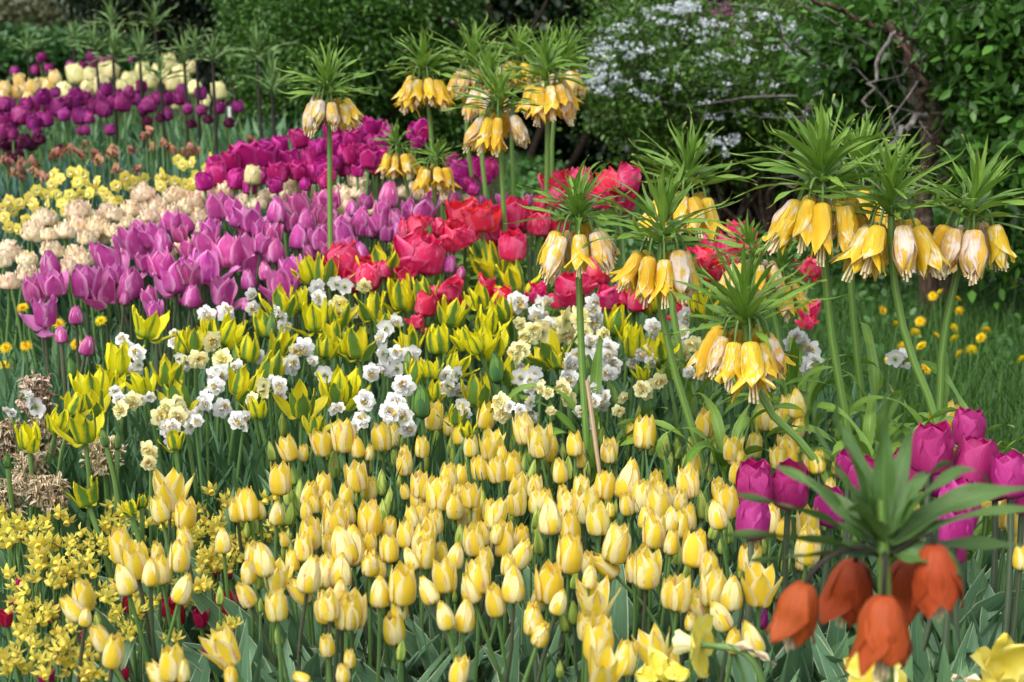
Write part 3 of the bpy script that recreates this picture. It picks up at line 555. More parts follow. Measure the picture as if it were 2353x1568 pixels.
# ---- rose-magenta tulips in the foreground
for (x, y, h_, tl, dd) in [(1735, 1112, 105, -2, 1.72), (1815, 1115, 108, 4, 1.74), (1730, 1193, 98, -2, 1.66), (2140, 1031, 118, 0, 1.74), (2226, 984, 90, 4, 1.86), (2241, 1062, 118, 2, 1.74), (2322, 1092, 104, 2, 1.68),
                       (2092, 1078, 104, -3, 1.86), (2203, 1160, 116, 4, 1.68), (2196, 1212, 90, 0, 1.6), (1908, 1165, 90, -3, 1.8), (1985, 1092, 85, 4, 1.84), (1950, 1070, 70, 0, 1.9), (2349, 1140, 80, 5, 1.76), (2190, 1258, 72, 3, 1.7), (2160, 1092, 100, 3, 1.9), (2285, 1110, 80, -6, 1.82)]:
    tulip(x, y, h_, dd, 'f_cup', tl, 'rose_tulip', 'smooth rose-magenta tulip on grey stem', 'rose-magenta tulips by the orange crown imperial', 't', 3, 'greystem', .0042, (.6, .85))
x, y = tp('G', 605, 1130); tulip(x, y, 55, 1.6, 'x_mauve', 0, 'tulip_bud', 'small mauve tulip bud', None, 't', 2)
# ---- small crimson tulips low in the front left corner
for (t_, a, b_, h_, st, tl) in lst('E', '1180 1102 140;1532 1062 172;40 1132 95;350 1102 105;882 1032 115;140 902 80;312 1532 110;1352 1132 105;1442 822 70;1532 822 75;570 1262 75;1500 1202 70;1632 1142 80;832 1500 80;1402 1350 80;1130 1060 110;720 1450 80;100 1010 70'):
    x, y = tp(t_, a, b_); r = ray(x, y); d = (H - .27) / -r[2] * r[1]
    tulip(x, y, h_ * .3418 * 1.15, min(d, 2.6), 'k_crimson', rng.normal() * 8, 'crimson_tulip', 'low small crimson tulip', 'low crimson tulips', 't', 2, 'stem', .003, (.6, .9))

# ================================================================== NARCISSI
def floret(pm, cm, kind='double'):
    """faces +z, diameter 1"""
    mb = MB()
    if kind in ('double', 'trumpet', 'two_tone'):
        for ring in range(2):
            for k in range(3):
                petal(mb, k * 2.094 + ring * 1.047 + rng.normal() * .08, [(0, .03), (.3, .17), (.7, .36), (1, .5)], [(0, 0), (.3, .03), (.7, .02 - ring * .02), (1, -.04 + rng.normal() * .05)],
                      [(0, .06), (.3, .16), (.6, .2), (.88, .13), (1, .01)], nu=5, nv=7, wave=.03, cupk=6)
    if kind == 'double':
        for k in range(18):
            r = .08 if k < 4 else (.17 if k < 10 else .27)
            petal(mb, k * 2.4 + rng.normal() * .3, [(0, .02), (.5, r * .8), (1, r * u(.7, 1.3))], [(0, .0), (.5, .1), (1, .2 + rng.normal() * .03)], [(0, .03), (.5, .12), (1, .06)], nu=4, nv=5, wave=.06, mat=1 if k % 5 == 0 else 0, cupk=1)
    elif kind == 'trumpet' or kind == 'two_tone':
        th = np.linspace(0, 2 * np.pi, 18, endpoint=False); v = np.linspace(0, 1, 5); dep = .36 if kind == 'trumpet' else .16; rad = sp([(0, .08), (.6, .12), (1, .19)], v=v)
        P = np.stack([np.stack([r_ * np.cos(th), r_ * np.sin(th), np.full(18, q * dep) + (.02 * np.sin(th * 7) if q == 1 else 0)], -1) for r_, q in zip(rad, v)], 0)
        mb.patch(P, wrap=True, mat=1)
    else:   # hawera: reflexed petals and small cup
        for k in range(6):
            petal(mb, k * 1.047 + rng.normal() * .06, [(0, .05), (.3, .2), (.7, .36), (1, .46)], [(0, 0), (.3, -.0), (.7, -.12), (1, -.3)], [(0, .05), (.4, .13), (.8, .08), (1, .01)], nu=4, nv=6, wave=.015, cupk=5)
        th = np.linspace(0, 2 * np.pi, 10, endpoint=False); rad = [.09, .16, .17]; zz = [0, .1, .24]
        mb.patch(np.stack([np.stack([r_ * np.cos(th), r_ * np.sin(th), np.full(10, z)], -1) for r_, z in zip(rad, zz)], 0), wrap=True, mat=1)
    mb.tube([(0, 0, 0), (0, 0, -.25)], [.05, .035], 6, mat=2)
    return mb.mesh('floret', [pm, cm, M['stem']])
FL = {'w': V(lambda i: floret(M['white'], M['corona']), 6), 'y': V(lambda i: floret(M['pale'], M['corona']), 5), 'l': V(lambda i: floret(M['lemon'], M['pale'], 'two_tone'), 4),
      'h': V(lambda i: floret(M['lemon'], M['lemon'], 'hawera'), 5), 't': V(lambda i: floret(M['lemon'], M['pale'], 'trumpet'), 3)}
def narc_foliage(n, W, mat, spread=.03):
    mb = MB()
    for k in range(n):
        a = u(0, 6.28); strap(u(.75, 1.05), W * u(.8, 1.2), u(.05, .9), u(1.3, 1.55), nu=3, nv=9, fold=.25, twist=u(-1, 1), az=a, start=(u(-spread, spread), u(-spread, spread), 0), shape='strap', mb=mb)
    return mb.mesh('foliage', mat)
NF = {'n': [narc_foliage(6, .018, M['nleaf'], .06) for _ in range(5)], 'h': [narc_foliage(7, .010, M['nleaf'], .08) for _ in range(4)], 't': [narc_foliage(6, .022, M['tleaf'], .08) for _ in range(4)]}
def face(dirv, roll=None):
    return (Vector(dirv).to_track_quat('Z', 'Y').to_matrix() @ Matrix.Rotation(u(0, 6.28) if roll is None else roll, 3, 'Z')).to_euler()
def narcissus(pts, dfn, name, look, group, fol='n', srad=.0022, leafk=.95, aimdown=.0, mean_dir=None):
    """pts: [(x, y, hpx, code)]: one plant with all these florets"""
    cx = np.mean([p[0] for p in pts]); cy = np.mean([p[1] for p in pts]); d = dfn(cy) + rng.normal() * .02
    c = at(cx, cy + 14, d); gx, gy = c[0] + rng.normal() * .02, c[1] + .02; gz = float(ground(gx, gy)); g0 = np.array([gx, gy, gz - .01])
    root = thing(name, place_label(look, cx, cy), 'narcissus', g0, group)
    mb = MB(); top = c - g0 + np.array([0, .015, 0])
    tt = np.linspace(0, 1, 7)[:, None]; P = tt * top + np.sin(tt * 3.14) * np.array([rng.normal() * .012, 0, 0]); mb.tube(P, srad * 1.3, 6)
    for (x, y, h_, code) in pts:
        q = at(x, y, d - .015 + rng.normal() * .012); s = h_ * (1.18 if code in 'wy' else 1.08 if code == 'h' else 1.0) * np.linalg.norm(q - [0, 0, H]) / F
        if code == 'h': dr = np.array([rng.normal() * .7, -.5 + rng.normal() * .5, -.7])
        elif code in 'wyb' and rng.random() < .2: dr = np.array([rng.normal() * .8, .5, .1])
        else: dr = np.array([rng.normal() * .55, -1, rng.normal() * .3 + .05 - aimdown])
        dr /= np.linalg.norm(dr); b = q - g0 - dr * s * .28; mid = (top + b) / 2 + np.array([0, 0, .006 if code != 'h' else .015])
        t3 = np.linspace(0, 1, 5)[:, None]; mb.tube((1 - t3)**2 * top + 2 * t3 * (1 - t3) * mid + t3**2 * b, srad * .7, 5)
        fl = FL[code]; part('floret', fl[int(rng.integers(len(fl)))], root, q - g0, face(dr), s)
    part('stem', mb.mesh('stem', M['stem']), root)
    f = NF[fol]; L = max(.1, top[2]); part('foliage', f[int(rng.integers(len(f)))], root, (0, 0, 0), (0, 0, u(0, 6.28)), L * leafk)
    return root
def cluster(raw, rad):
    pts = list(raw); out = []
    while pts:
        p = pts.pop(0); grp = [p]
        for q in list(pts):
            if math.hypot(q[0] - p[0], q[1] - p[1]) < rad and len(grp) < 5: grp.append(q); pts.remove(q)
        out.append(grp)
    return out
def fl(tile, s): return [(*tp(tile, a, b_), h_ * .3418, st or 'w') for (_, a, b_, h_, st, tl) in lst(tile, s)]
WN = fl('B', '''1520 590 125 w;1700 560 95 w;820 770 85 w;870 850 100 w;2140 490 105 w;2130 420 110 w;1425 785 135 y;1330 905 125 y;1490 900 135 y;1732 882 95 w;1900 622 90 w;1910 682 90 w;2050 822 135 w;1990 850 100 y;1960 942 135 w;
2180 1002 115 w;2102 912 80 w;240 1222 135 w;80 1265 55 w;1432 1012 110 w;1452 1082 110 w;1482 1012 100 w;1382 1182 135 w;1492 1232 125 w;1592 1312 115 w;1342 1252 105 w;1640 1352 80 w;1130 1232 135 y;1080 1292 125 y;
1130 1372 120 w;1160 1452 100 w;1220 1272 115 w;1282 1352 115 w;1000 1512 125 y;810 1242 115 y;890 1182 115 y;1770 1112 105 y;1692 1172 95 y;1880 1072 105 w;1882 1142 90 w;910 972 95 w;922 862 105 w;2292 592 100 y;2282 522 95 y;
1190 1200 100 y;1150 1300 90 y;1170 790 80 w;1250 930 100 w;1600 940 70 w;800 1170 80 w;1010 1160 70 w''')
WN += fl('E', '1000 90 95 y')
WN += fl('C', '''1295 522 135 w;1450 532 115 w;1492 512 90 w;1422 622 110 w;1472 622 90 w;1252 582 95 y;1312 662 95 y;1460 712 155 y;1362 752 135 y;1620 642 165 y;1642 742 130 y;1282 862 135 y;1800 532 125 w;1762 602 110 w;
1832 652 125 w;1742 732 120 y;1872 742 105 y;1832 792 95 w;1902 832 135 w;1832 882 115 w;1932 942 125 w;1642 932 150 w;1642 1032 125 w;1602 1092 115 y;1642 1172 115 y;1812 1132 125 w;1852 1202 115 w;1792 1232 105 w;1722 1252 100 w;
410 692 110 w;382 742 100 w;390 862 125 w;482 872 115 w;582 872 125 w;402 962 135 w;312 992 115 w;482 962 105 w;530 1082 145 w;470 1192 135 w;525 1262 125 w;555 1372 115 w;270 1182 135 w;240 1312 115 w;820 1012 115 w;882 1002 105 w;
842 1102 105 w;902 1112 100 w;922 1212 95 w;942 1262 90 w;1312 1022 115 w;1402 1002 115 w;1372 1082 105 w;1182 1192 125 y;1192 1272 115 y;1382 1192 110 w;1392 1292 100 w;2092 862 115 w;2192 912 105 w;2202 682 105 w;2192 762 105 w;
2132 1102 115 y;2242 1052 115 y;2002 1162 85 y;482 642 95 w;130 412 105 w;262 412 95 y;90 542 125 y;142 622 85 y;2160 860 110 w;1680 880 100 w;1570 700 120 y;1700 640 120 y;850 1040 100 w;1450 1100 80 y;1240 1220 80 w;2070 930 80 w;1500 1130 80 y;60 1240 80 w;1880 1150 90 w''')
WN += fl('D', '860 782 105 w;920 852 135 w;890 952 135 w;822 752 105 w;70 652 105 w;20 642 95 w;60 722 90 y;1550 900 125 w;780 800 100 w;130 800 110 y;60 870 110 y;40 780 90 w;530 950 100 w;100 990 80 w')
WN += [(p[0] + rng.normal() * 15, p[1] + rng.normal() * 15, p[2] * u(.75, 1), p[3]) for p in WN if rng.random() < .5]
wd_ = dfun([(1080, 2.05), (1000, 2.17), (650, 2.92)])
for grp in cluster(WN, 46):
    narcissus(grp, wd_, 'double_narcissus', ('cluster of white double' if sum(p[3] == 'w' for p in grp) * 2 >= len(grp) else 'cluster of pale yellow double') + ' daffodils' if len(grp) > 1 else ('single white' if grp[0][3] == 'w' else 'single pale yellow') + ' double daffodil', 'double daffodils among the green-flamed tulips')
YN = fl('A', ';'.join(f'{a} {b_} 85 l' for a, b_ in [(360,1170),(350,1240),(530,1150),(520,1230),(650,1220),(690,1290),(250,1280),(380,1310),(60,1350),(220,1370),(1200,1080),(1290,1090),(840,1190),(900,1220),(970,1200),(1090,1170),(1180,1220),(1290,1230),
    (1380,1140),(780,1250),(600,1300),(540,1310),(470,1310),(320,1370),(420,1370),(130,1370),(1080,1250),(1210,1290),(1280,1280),(800,1350),(760,1360),(90,1420),(30,1460),(250,1420),(350,1450),(60,1530),(120,1540),(20,1400),(440,1430),(380,1520),(180,1480),
    (560,1180),(480,1160),(400,1200),(640,1280),(720,1320),(1120,1210),(1320,1180),(1250,1240),(870,1250),(1060,1210),(310,1310),(590,1240),(200,1330),(1420,1060),(1230,1110)]))
yd = dfun([(560, 3.5), (370, 4.5)])
for grp in cluster(YN, 24): narcissus(grp, yd, 'lemon_narcissus', 'stem of lemon yellow daffodils', 'lemon daffodils beside the peach tulips', 't', leafk=.9)
HN = []
for (a, b_) in [(30,450),(70,500),(120,560),(20,600),(50,650),(240,580),(330,520),(390,520),(280,640),(370,600),(430,650),(350,680),(230,750),(330,740),(540,740),(470,780),(290,830),(370,860),(430,820),(100,920),(230,900),(330,920),(150,1050),(200,1110),(300,1030),
    (260,1200),(330,1260),(440,1270),(60,1350),(190,1370),(330,1400),(400,1480),(500,1320),(560,1400),(630,1450),(700,980),(750,1050),(780,1130),(850,1170),(720,520),(800,480),(600,590),(670,620),(700,690),(950,520),(1080,560),(900,450),(1420,310),(1500,350),
    (1420,470),(1450,520),(1400,640),(1470,700),(1430,740),(1760,560),(1840,600),(1830,320),(1880,500),(1130,900),(1000,1000),(950,1060),(1300,1000),(1170,1010),(1350,900),(1400,840),(1580,1200),(1500,1170),(1170,1270),(700,1340),(620,900),(750,880),(1330,720),
    (1310,560),(30,1450),(900,700),(1090,520),(1010,430),(1560,780),(1580,640),(1660,600),(500,880),(560,680),(180,1000),(420,960),(480,1180),(360,1150),(560,1500),(420,1400),(660,1530),(250,1480),(1480,820),(1360,540),(1550,1230),(1010,640)]:
    x, y = tp('E', a, b_); grp = [(x + rng.normal() * 17, y + rng.normal() * 15, u(32, 46), 'h') for _ in range(int(rng.integers(2, 5)))]
    narcissus(grp, lambda yy: min(2.7, (H - .30) / math.tan(PITCH + math.atan((yy - 784) / F))), 'dwarf_narcissus', 'dwarf nodding yellow narcissus', 'dwarf nodding yellow narcissi in the corner', 'h', srad=.0012, leafk=.9)

# foreground daffodil and withered ones
def big_daffodil(x, y, hpx, d, dr, label, kind='t', wilt=False):
    q = at(x, y, d); s = hpx * np.linalg.norm(q - [0, 0, H]) / F; dr = np.array(dr, float); dr /= np.linalg.norm(dr)
    g0 = np.array([q[0] - dr[0] * .07, q[1] + .05, 0.]); root = thing('daffodil', label, 'daffodil', g0, 'large yellow daffodils at the front')
    me = (V(lambda i: cup(M['lemon'], top=.6, body=.45, wmax=.36, wt=.34, wave=.16, jag=.1, droop={0: 1.3, 1: .9, 3: .7, 5: .4}), 1) if wilt else FL[kind])[0]
    part('blossom', me, root, q - g0, face(dr), s)
    b = q - g0 - dr * s * .25; c1 = b - dr * .05 + np.array([0, 0, .01]); mb = MB(); t3 = np.linspace(0, 1, 12)[:, None]
    mb.tube((1-t3)**3*b + 3*(1-t3)**2*t3*(b - dr * .03) + 3*(1-t3)*t3**2*(c1 - dr * .04 + np.array([0, 0, .01])) + t3**3*np.array([0, 0, 0.]), .0035, 7); part('stem', mb.mesh('stem', M['stem']), root)
    mb = MB(); strap(.05, .006, .6, 0, nu=4, nv=9, fold=.8, wav=.6, az=math.atan2(-dr[1], -dr[0]), start=tuple(b - dr * .012), shape='crown', mb=mb); part('spathe', mb.mesh('spathe', M['brown']), root)
    part('foliage', NF['n'][0], root, (0, 0, 0), (0, 0, 1), .36)
big_daffodil(1612, 1482, 158, 1.36, (-.9, .5, -.12), 'bright yellow trumpet daffodil seen side-on near the bottom edge')
big_daffodil(2015, 1545, 150, 1.32, (.1, -1, .3), 'yellow daffodil half hidden below the orange crown imperial')
big_daffodil(1520, 1552, 50, 1.35, (.2, -.6, .8), 'crumpled withered yellow daffodil beside the trumpet daffodil', wilt=True)
big_daffodil(2290, 1560, 90, 1.32, (.3, -.6, .8), 'crumpled yellow daffodil in the bottom right corner', wilt=True)

# spent brown narcissi in the left middle distance
br = MB()
for k in range(7):
    petal(br, k * .9, [(0, .05), (.5, .2), (1, u(.1, .35))], [(0, 0), (.5, -.2), (1, -.7 + rng.normal() * .2)], [(0, .04), (.5, .12), (1, .03)], nu=4, nv=6, wave=.12, cupk=1)
brm = br.mesh('spent_flower', M['rust'])
for (a, b_) in [(1000,960),(760,1010),(720,1060),(620,1010),(530,1010),(680,1110),(1110,980),(1320,1000),(1260,1020),(980,1140),(110,1070),(200,1100),(30,1170),(250,1020),(350,1010),(1570,990),(1650,930),(450,1010),(260,1160),(20,1050),(970,910),(1040,935),(740,960),(760,1110),(540,990),(130,1165),(850,1000),(1180,1000)]:
    x, y = tp('A', a, b_); d = float(np.interp(y, [300, 400], [5.0, 4.5])); q = at(x, y - 8, d); g0 = np.array([q[0], q[1] + .02, float(ground(q[0], q[1]))])
    root = thing('spent_narcissus', place_label('withered brown daffodil head', x, y), 'narcissus', g0, 'withered daffodils in the teal foliage')
    mb = MB(); mb.tube([(0, 0, 0), (0, 0, q[2] - g0[2])], .003, 5); part('stem', mb.mesh('stem', M['stem']), root)
    for j in range(int(rng.integers(1, 4))): part('spent_flower', brm, root, (rng.normal() * .015, -.01, q[2] - g0[2] + rng.normal() * .012), (u(-.8, .8), u(-.8, .8), u(0, 6)), u(.03, .05))
    part('foliage', NF['t'][int(rng.integers(4))], root, (0, 0, 0), (0, 0, u(0, 6)), (q[2] - g0[2]) * .95)

# faded hyacinths on the left edge
for i, (x, y, hh, lab) in enumerate([(85, 905, 95, 'faded brown hyacinth spike above the white daffodil'), (20, 1010, 95, 'faded cream-brown hyacinth spike on the left edge'), (105, 1000, 90, 'faded hyacinth spike between two green-flamed tulips'), (75, 1090, 100, 'faded cream hyacinth spike behind the tulip bud'),
                        (15, 1150, 90, 'brown hyacinth spike above the dwarf narcissi'), (240, 1045, 80, 'small brown hyacinth spike deep in the foliage'), (115, 1130, 70, 'short faded hyacinth spike low in the foliage')]):
    d = float(np.interp(y, [900, 1150], [2.5, 2.1])); q = at(x, y + hh / 2, d); g0 = np.array([q[0], q[1], 0.]); S = hh * d / F * .86
    root = thing('faded_hyacinth', lab, 'hyacinth', g0, 'faded hyacinths'); mb = MB(); mb.tube([(0, 0, 0), (.003, 0, q[2] + S)], .005, 6); part('stem', mb.mesh('stem', M['stem']), root)
    mb = MB()
    for k in range(40):
        z = q[2] + S * k / 40; a = k * 2.4 + rng.normal() * .2; r_ = .024 * (1 - .5 * k / 40) ** .7 * u(.7, 1.25)
        for p in range(5):
            petal(mb, p * 1.257, [(0, .002), (.5, .005), (1, .013)], [(0, 0), (.5, .010), (1, .008 + rng.normal() * .005)], [(0, .002), (.6, .0035), (1, .001)], nu=4, nv=5, wave=.004, cupk=4, off=(r_ * math.cos(a), r_ * math.sin(a), z + rng.normal() * .004))
    part('flower_spike', mb.mesh('flower_spike', M['brown']), root)
    part('foliage', NF['n'][i % 5], root, (0, 0, 0), (0, 0, i), .3)

# ================================================================== CROWN IMPERIALS
def bell_mesh(mat, torn=.02, top=.30, wide=.25):
    mb = MB()
    for ring in range(2):
        for k in range(3):
            tt = top * u(.85, 1.3); petal(mb, k * 2.094 + ring * 1.047 + rng.normal() * .1, [(0, .02), (.07, .12), (.35, wide * .88 * (1 - ring * .08)), (.7, wide), (1, tt)], [(0, 0), (.07, -.015), (.35, -.32), (.7, -.68), (1, -1 + rng.normal() * .05)],
                  [(0, .05), (.1, .12), (.5, wide * .88), (.78, wide * .62), (1, .01)], nu=7, nv=12, wave=torn, jag=.04, lean=u(-.04, .10))
    return mb.mesh('bell', mat)
BELL = V(lambda i: bell_mesh(M['bell'], u(.025, .05), u(.26, .5)), 9); OBELL = V(lambda i: bell_mesh(M['oldbell'], .07, u(.1, .25)), 7); ORB = V(lambda i: bell_mesh(M['orange'], .03, .40, wide=.37), 4)
def stamens():
    mb = MB()
    for k in range(6):
        a = k * 1.047; mb.tube([(.04 * math.cos(a), .04 * math.sin(a), -.1), (.07 * math.cos(a), .07 * math.sin(a), -.9 + rng.normal() * .04), (.09 * math.cos(a), .09 * math.sin(a), -1.13 + rng.normal() * .04)], [.012, .014, .03], 5)
    mb.tube([(0, 0, -.1), (0, 0, -1.22)], [.02, .028], 5); return mb.mesh('stamens', M['stamen'])
ST = V(lambda i: stamens(), 3)
def crown_mesh(n=40, L=.115, W=.0065, mat='crown', topk=1., spread=1.):
    mb = MB()
    for k in range(n):
        f = (k + .5) / n; a = k * 2.39996 + rng.normal() * .25; low = f < .62
        if low: e0, bd, cu = u(.35, 1.05) - .4 * (1 - f / .62), u(.4, 1.15) * spread, u(-1.9, .4); l = L * u(.78, 1.05)
        else: e0, bd, cu = .9 + .6 * (f - .62) / .38 + rng.normal() * .12, u(-.3, .7), u(-1.2, 1.0); l = L * u(.5, .82) * topk
        z0 = -.012 + .06 * f; r0 = .006
        strap(l, W * (1.2 - .45 * f) * u(.8, 1.2), bd, e0, nu=5, nv=14, fold=.35, twist=u(-1.3, 1.3), curl=cu, wav=u(0, .5), az=a,
              start=(r0 * math.cos(a), r0 * math.sin(a), z0), shape='crown', mb=mb, side=u(-.32, .32))
    return mb
CR = [crown_mesh(int(u(42, 56)), L=u(.118, .138), W=u(.0044, .0060), spread=u(.6, 1.5)).mesh('leaf_crown', M['crown']) for _ in range(18)]
CRB = [crown_mesh(30, L=.09, W=.005).mesh('leaf_crown', M['crown']) for _ in range(3)]
def basal_mesh():
    mb = MB()
    for k in range(22):
        a = k * 2.4; strap(u(.13, .2), u(.005, .0085), u(1.4, 3.6), u(.7, 1.4), nu=5, nv=18, fold=.3, twist=u(-1.6, 1.6), curl=u(-.3, 1.8), wav=.5, az=a, start=(.01 * math.cos(a), .01 * math.sin(a), u(.02, .3)), shape='crown', mb=mb)
    return mb.mesh('stem_leaves', M['crown'])
BAS = [basal_mesh() for _ in range(4)]
def imperial(pts, d, s, label, nb=7, old=.4, ring=.034, orange=None, basal=True, crown=None, spin=None, group='yellow crown imperials', tilt=0., stemw=.0064):
    """pts: crown base first, then stem points down, in photo units"""
    P = [at(x, y, d + .03 * i * 0) for (x, y) in pts]; c = P[0]
    last = P[-1]; prev = P[-2] if len(P) > 2 else P[0]; dx = (last[0] - prev[0]) / max(.05, prev[2] - last[2]); gx = last[0] + dx * .4 * last[2]
    gz = float(ground(gx, d)); g0 = np.array([gx, d, gz]); P = [p - g0 for p in P] + [np.zeros(3)]; P = np.array(P[::-1])
    tt = np.concatenate([[0], np.cumsum(np.linalg.norm(np.diff(P, axis=0), axis=1))]); tt /= tt[-1]; t2 = np.linspace(0, 1, 14)
    C = np.stack([sp(list(zip(tt, P[:, k])), v=t2) for k in range(3)], -1)
    root = thing('crown_imperial', label, 'crown imperial', g0, group)
    ax = C[-1] - C[-2]; ax /= np.linalg.norm(ax); Rm = Vector(ax).to_track_quat('Z', 'Y').to_matrix() @ Matrix.Rotation(u(0, 6.28) if spin is None else spin, 3, 'Z')
    if spin is not None: Rm = Matrix.Identity(3)
    mb = MB(); mb.tube(np.concatenate([C, [C[-1] + ax * .05 * s]]), np.concatenate([np.linspace(stemw * 1.15, stemw * .85, 14), [.003]]) * (s ** .5), 10)
    cb = C[-1]; a0 = u(0, 6.28); bl = (.0545 if orange else .062) * s; bells = []
    if orange: bells = orange
    else:
        for k in range(nb):
            a = a0 + k * 6.283 / nb + rng.normal() * .12; bells.append((a, u(.15, .6)))
    for bi, bb in enumerate(bells):
        if orange:
            q = at(bb[0], bb[1], d + bb[2]) - g0; dirb = Vector((bb[3], bb[4], -1)).normalized(); a = math.atan2(q[1] - cb[1], q[0] - cb[0]); size = bl * bb[5]
        else:
            a, lean = bb; q = cb + np.array([ring * s * math.cos(a), ring * s * math.sin(a), -.018 * s + rng.normal() * .004]); dirb = Vector((math.cos(a) * lean, math.sin(a) * lean, -1)).normalized(); size = bl * u(.82, 1.16)
        st0 = cb + np.array([.004 * math.cos(a), .004 * math.sin(a), .004]); t3 = np.linspace(0, 1, 8)[:, None]
        m1 = st0 + np.array([math.cos(a), math.sin(a), .9]) * .022 * s; m2 = np.array(q) - np.array(dirb) * .016 * s
        mb.tube((1-t3)**3*st0 + 3*(1-t3)**2*t3*m1 + 3*(1-t3)*t3**2*m2 + t3**3*np.array(q), (.0022 if orange else .0018) * s, 5, mat=1 if orange else 0)
        src = ORB if orange else (OBELL if rng.random() < old else BELL)
        rot = (dirb.to_track_quat('-Z', 'Y').to_matrix() @ Matrix.Rotation(u(0, 6.28), 3, 'Z')).to_euler()
        bo = part('bell', src[int(rng.integers(len(src)))], root, q, rot, (size * (1 if orange else u(.8, 1.1)), size, size)); part('stamens', ST[bi % 3], bo)
    part('stem', mb.mesh('stem', [M['istem'], M['blackstem']]), root)
    cs = crown or CR; part('leaf_crown', cs[int(rng.integers(len(cs)))], root, cb, Rm.to_euler(), s if spin is not None else (s * u(.95, 1.1), s * u(.95, 1.1), s * u(.78, .98)))
    if basal:
        part('stem_leaves', BAS[int(rng.integers(4))], root, (0, 0, .03), (0, 0, u(0, 6)), 1.25)
    return root
IMP = [
 ([(755, 212), (757, 290), (758, 430)], 3.05, .98, 'lone yellow crown imperial standing before the dark evergreen', 6, .5),
 ([(975, 165), (990, 300), (1000, 490)], 3.5, 1.0, 'tall crown imperial leaning at the outer side of the back group', 8, .1),
 ([(1085, 145), (1072, 300), (1090, 450)], 3.75, 1.05, 'crown imperial with the highest leaf tuft in the back group', 7, .4),
 ([(1120, 190), (1106, 320), (1116, 450)], 3.5, .95, 'crown imperial partly hidden behind a nearer yellow one', 6, .8),
 ([(1190, 130), (1176, 300), (1180, 440)], 3.9, 1.0, 'rear crown imperial with pure yellow bells seen between tufts', 7, .1),
 ([(1255, 178), (1258, 290), (1256, 430)], 3.3, 1.02, 'crown imperial nearest the white-flowering bush in the back group', 8, .3),
 ([(1290, 150), (1270, 300), (1268, 440)], 3.7, .95, 'crown imperial closely behind another, bells against the white-flowering bush', 7, .4),
 ([(1147, 248), (1150, 330), (1156, 450)], 3.1, 1.0, 'nearest and lowest crown imperial of the back group', 7, .35),
 ([(915, 340), (930, 400), (935, 430)], 3.6, .8, 'short crown imperial in front of the magenta tulips', 6, .0),
 ([(1000, 372), (998, 430), (1000, 500)], 3.35, .82, 'short crown imperial with flared yellow bells beside another short one', 7, .0),
 ([(1328, 505), (1330, 620), (1338, 850), (1350, 1050)], 2.3, 1.0, 'crown imperial on a straight stem beside the thin cane', 6, .5),
 ([(1520, 552), (1515, 660), (1550, 850), (1605, 1030)], 2.2, 1.05, 'crown imperial with curving stem and frayed cream bells', 7, .6),
 ([(1575, 425), (1560, 520), (1545, 700), (1560, 800)], 2.6, 1.12, 'crown imperial with bristling upright tuft before the spring shrubs', 8, .3),
 ([(1890, 425), (1893, 560), (1912, 780), (1945, 970)], 2.2, 1.15, 'largest crown imperial, broad tuft over wrinkled tan bells', 7, .6),
 ([(1975, 415), (1955, 620), (1968, 800), (1985, 960)], 2.45, 1.1, 'crown imperial standing directly behind the largest one', 7, .3),
 ([(2048, 485), (2050, 600), (2085, 790), (2140, 930)], 2.15, 1.05, 'crown imperial with leaning stem above the dandelions', 7, .7),
 ([(2230, 495), (2192, 660), (2165, 800), (2160, 920)], 2.2, 1.05, 'crown imperial farthest toward the leafy shrub, bells drooping tan', 7, .7),
 ([(1735, 585), (1768, 680), (1790, 780)], 2.5, .85, 'scraggy crown imperial with withered bells before the red tulips', 6, .8),
 ([(1790, 630), (1780, 700), (1790, 780)], 2.55, .8, 'small low crown imperial behind the drooping one', 6, .3),
 ([(1713, 742), (1727, 860), (1780, 960), (1835, 1010)], 2.05, 1.05, 'low crown imperial leaning over the striped tulips', 7, .6),
]
for (pts, d, s, lab, nb, old) in IMP: imperial(pts, d, s, lab, nb + int(rng.integers(1, 4)), old * .7, crown=CRB if s < .86 else CR)
def orange_crown():
    mb = MB()      # azimuth in degrees (0 = towards the shrub side, 180 = towards the dwarf narcissi), start elevation, length, width, bend, tip curl, sideways, twist
    for (a, e, l, w_, b, c_, sd, tw) in [(180, 10, .125, .0095, .1, .2, .02, 1.2), (165, 25, .115, .010, .45, -.2, 0, .9), (200, 42, .12, .008, .1, -.9, .1, -.9), (150, 55, .12, .0085, .0, -1.1, 0, .5),
            (4, 38, .125, .012, .95, -.3, 0, 1.0), (-22, 8, .06, .012, .8, .8, 0, 1.3), (15, 62, .085, .009, .6, 1.5, 0, -.7), (-10, 30, .14, .006, .8, -.4, 0, .5), (95, 82, .105, .0085, -.1, 0, 0, 0), (165, 70, .11, .0085, .25, -.9, .05, .6),
            (190, 60, .10, .009, .5, -.4, .05, -.4), (-20, 60, .10, .009, .7, 1.6, 0, .5), (60, 60, .10, .009, .6, 0, 0, .3), (120, 66, .10, .0085, .5, .3, 0, -.3), (225, 50, .08, .009, .8, .3, 0, .5), (172, -2, .10, .008, .25, -.3, 0, .8), (8, 5, .13, .008, .3, -.2, 0, .6), (90, 35, .12, .010, .5, 0, 0, 0), (60, 25, .12, .009, .5, 0, 0, .4), (130, 30, .12, .009, .5, 0, 0, -.4)]:
        A = R(a); strap(l, w_, b, R(e), nu=7, nv=18, fold=.3, twist=tw, curl=c_, wav=.25, az=A, start=(.005 * math.cos(A), .005 * math.sin(A), .004 + .02 * e / 80), shape='crown', mb=mb, side=sd)
    return mb.mesh('leaf_crown', M['crowndark'])
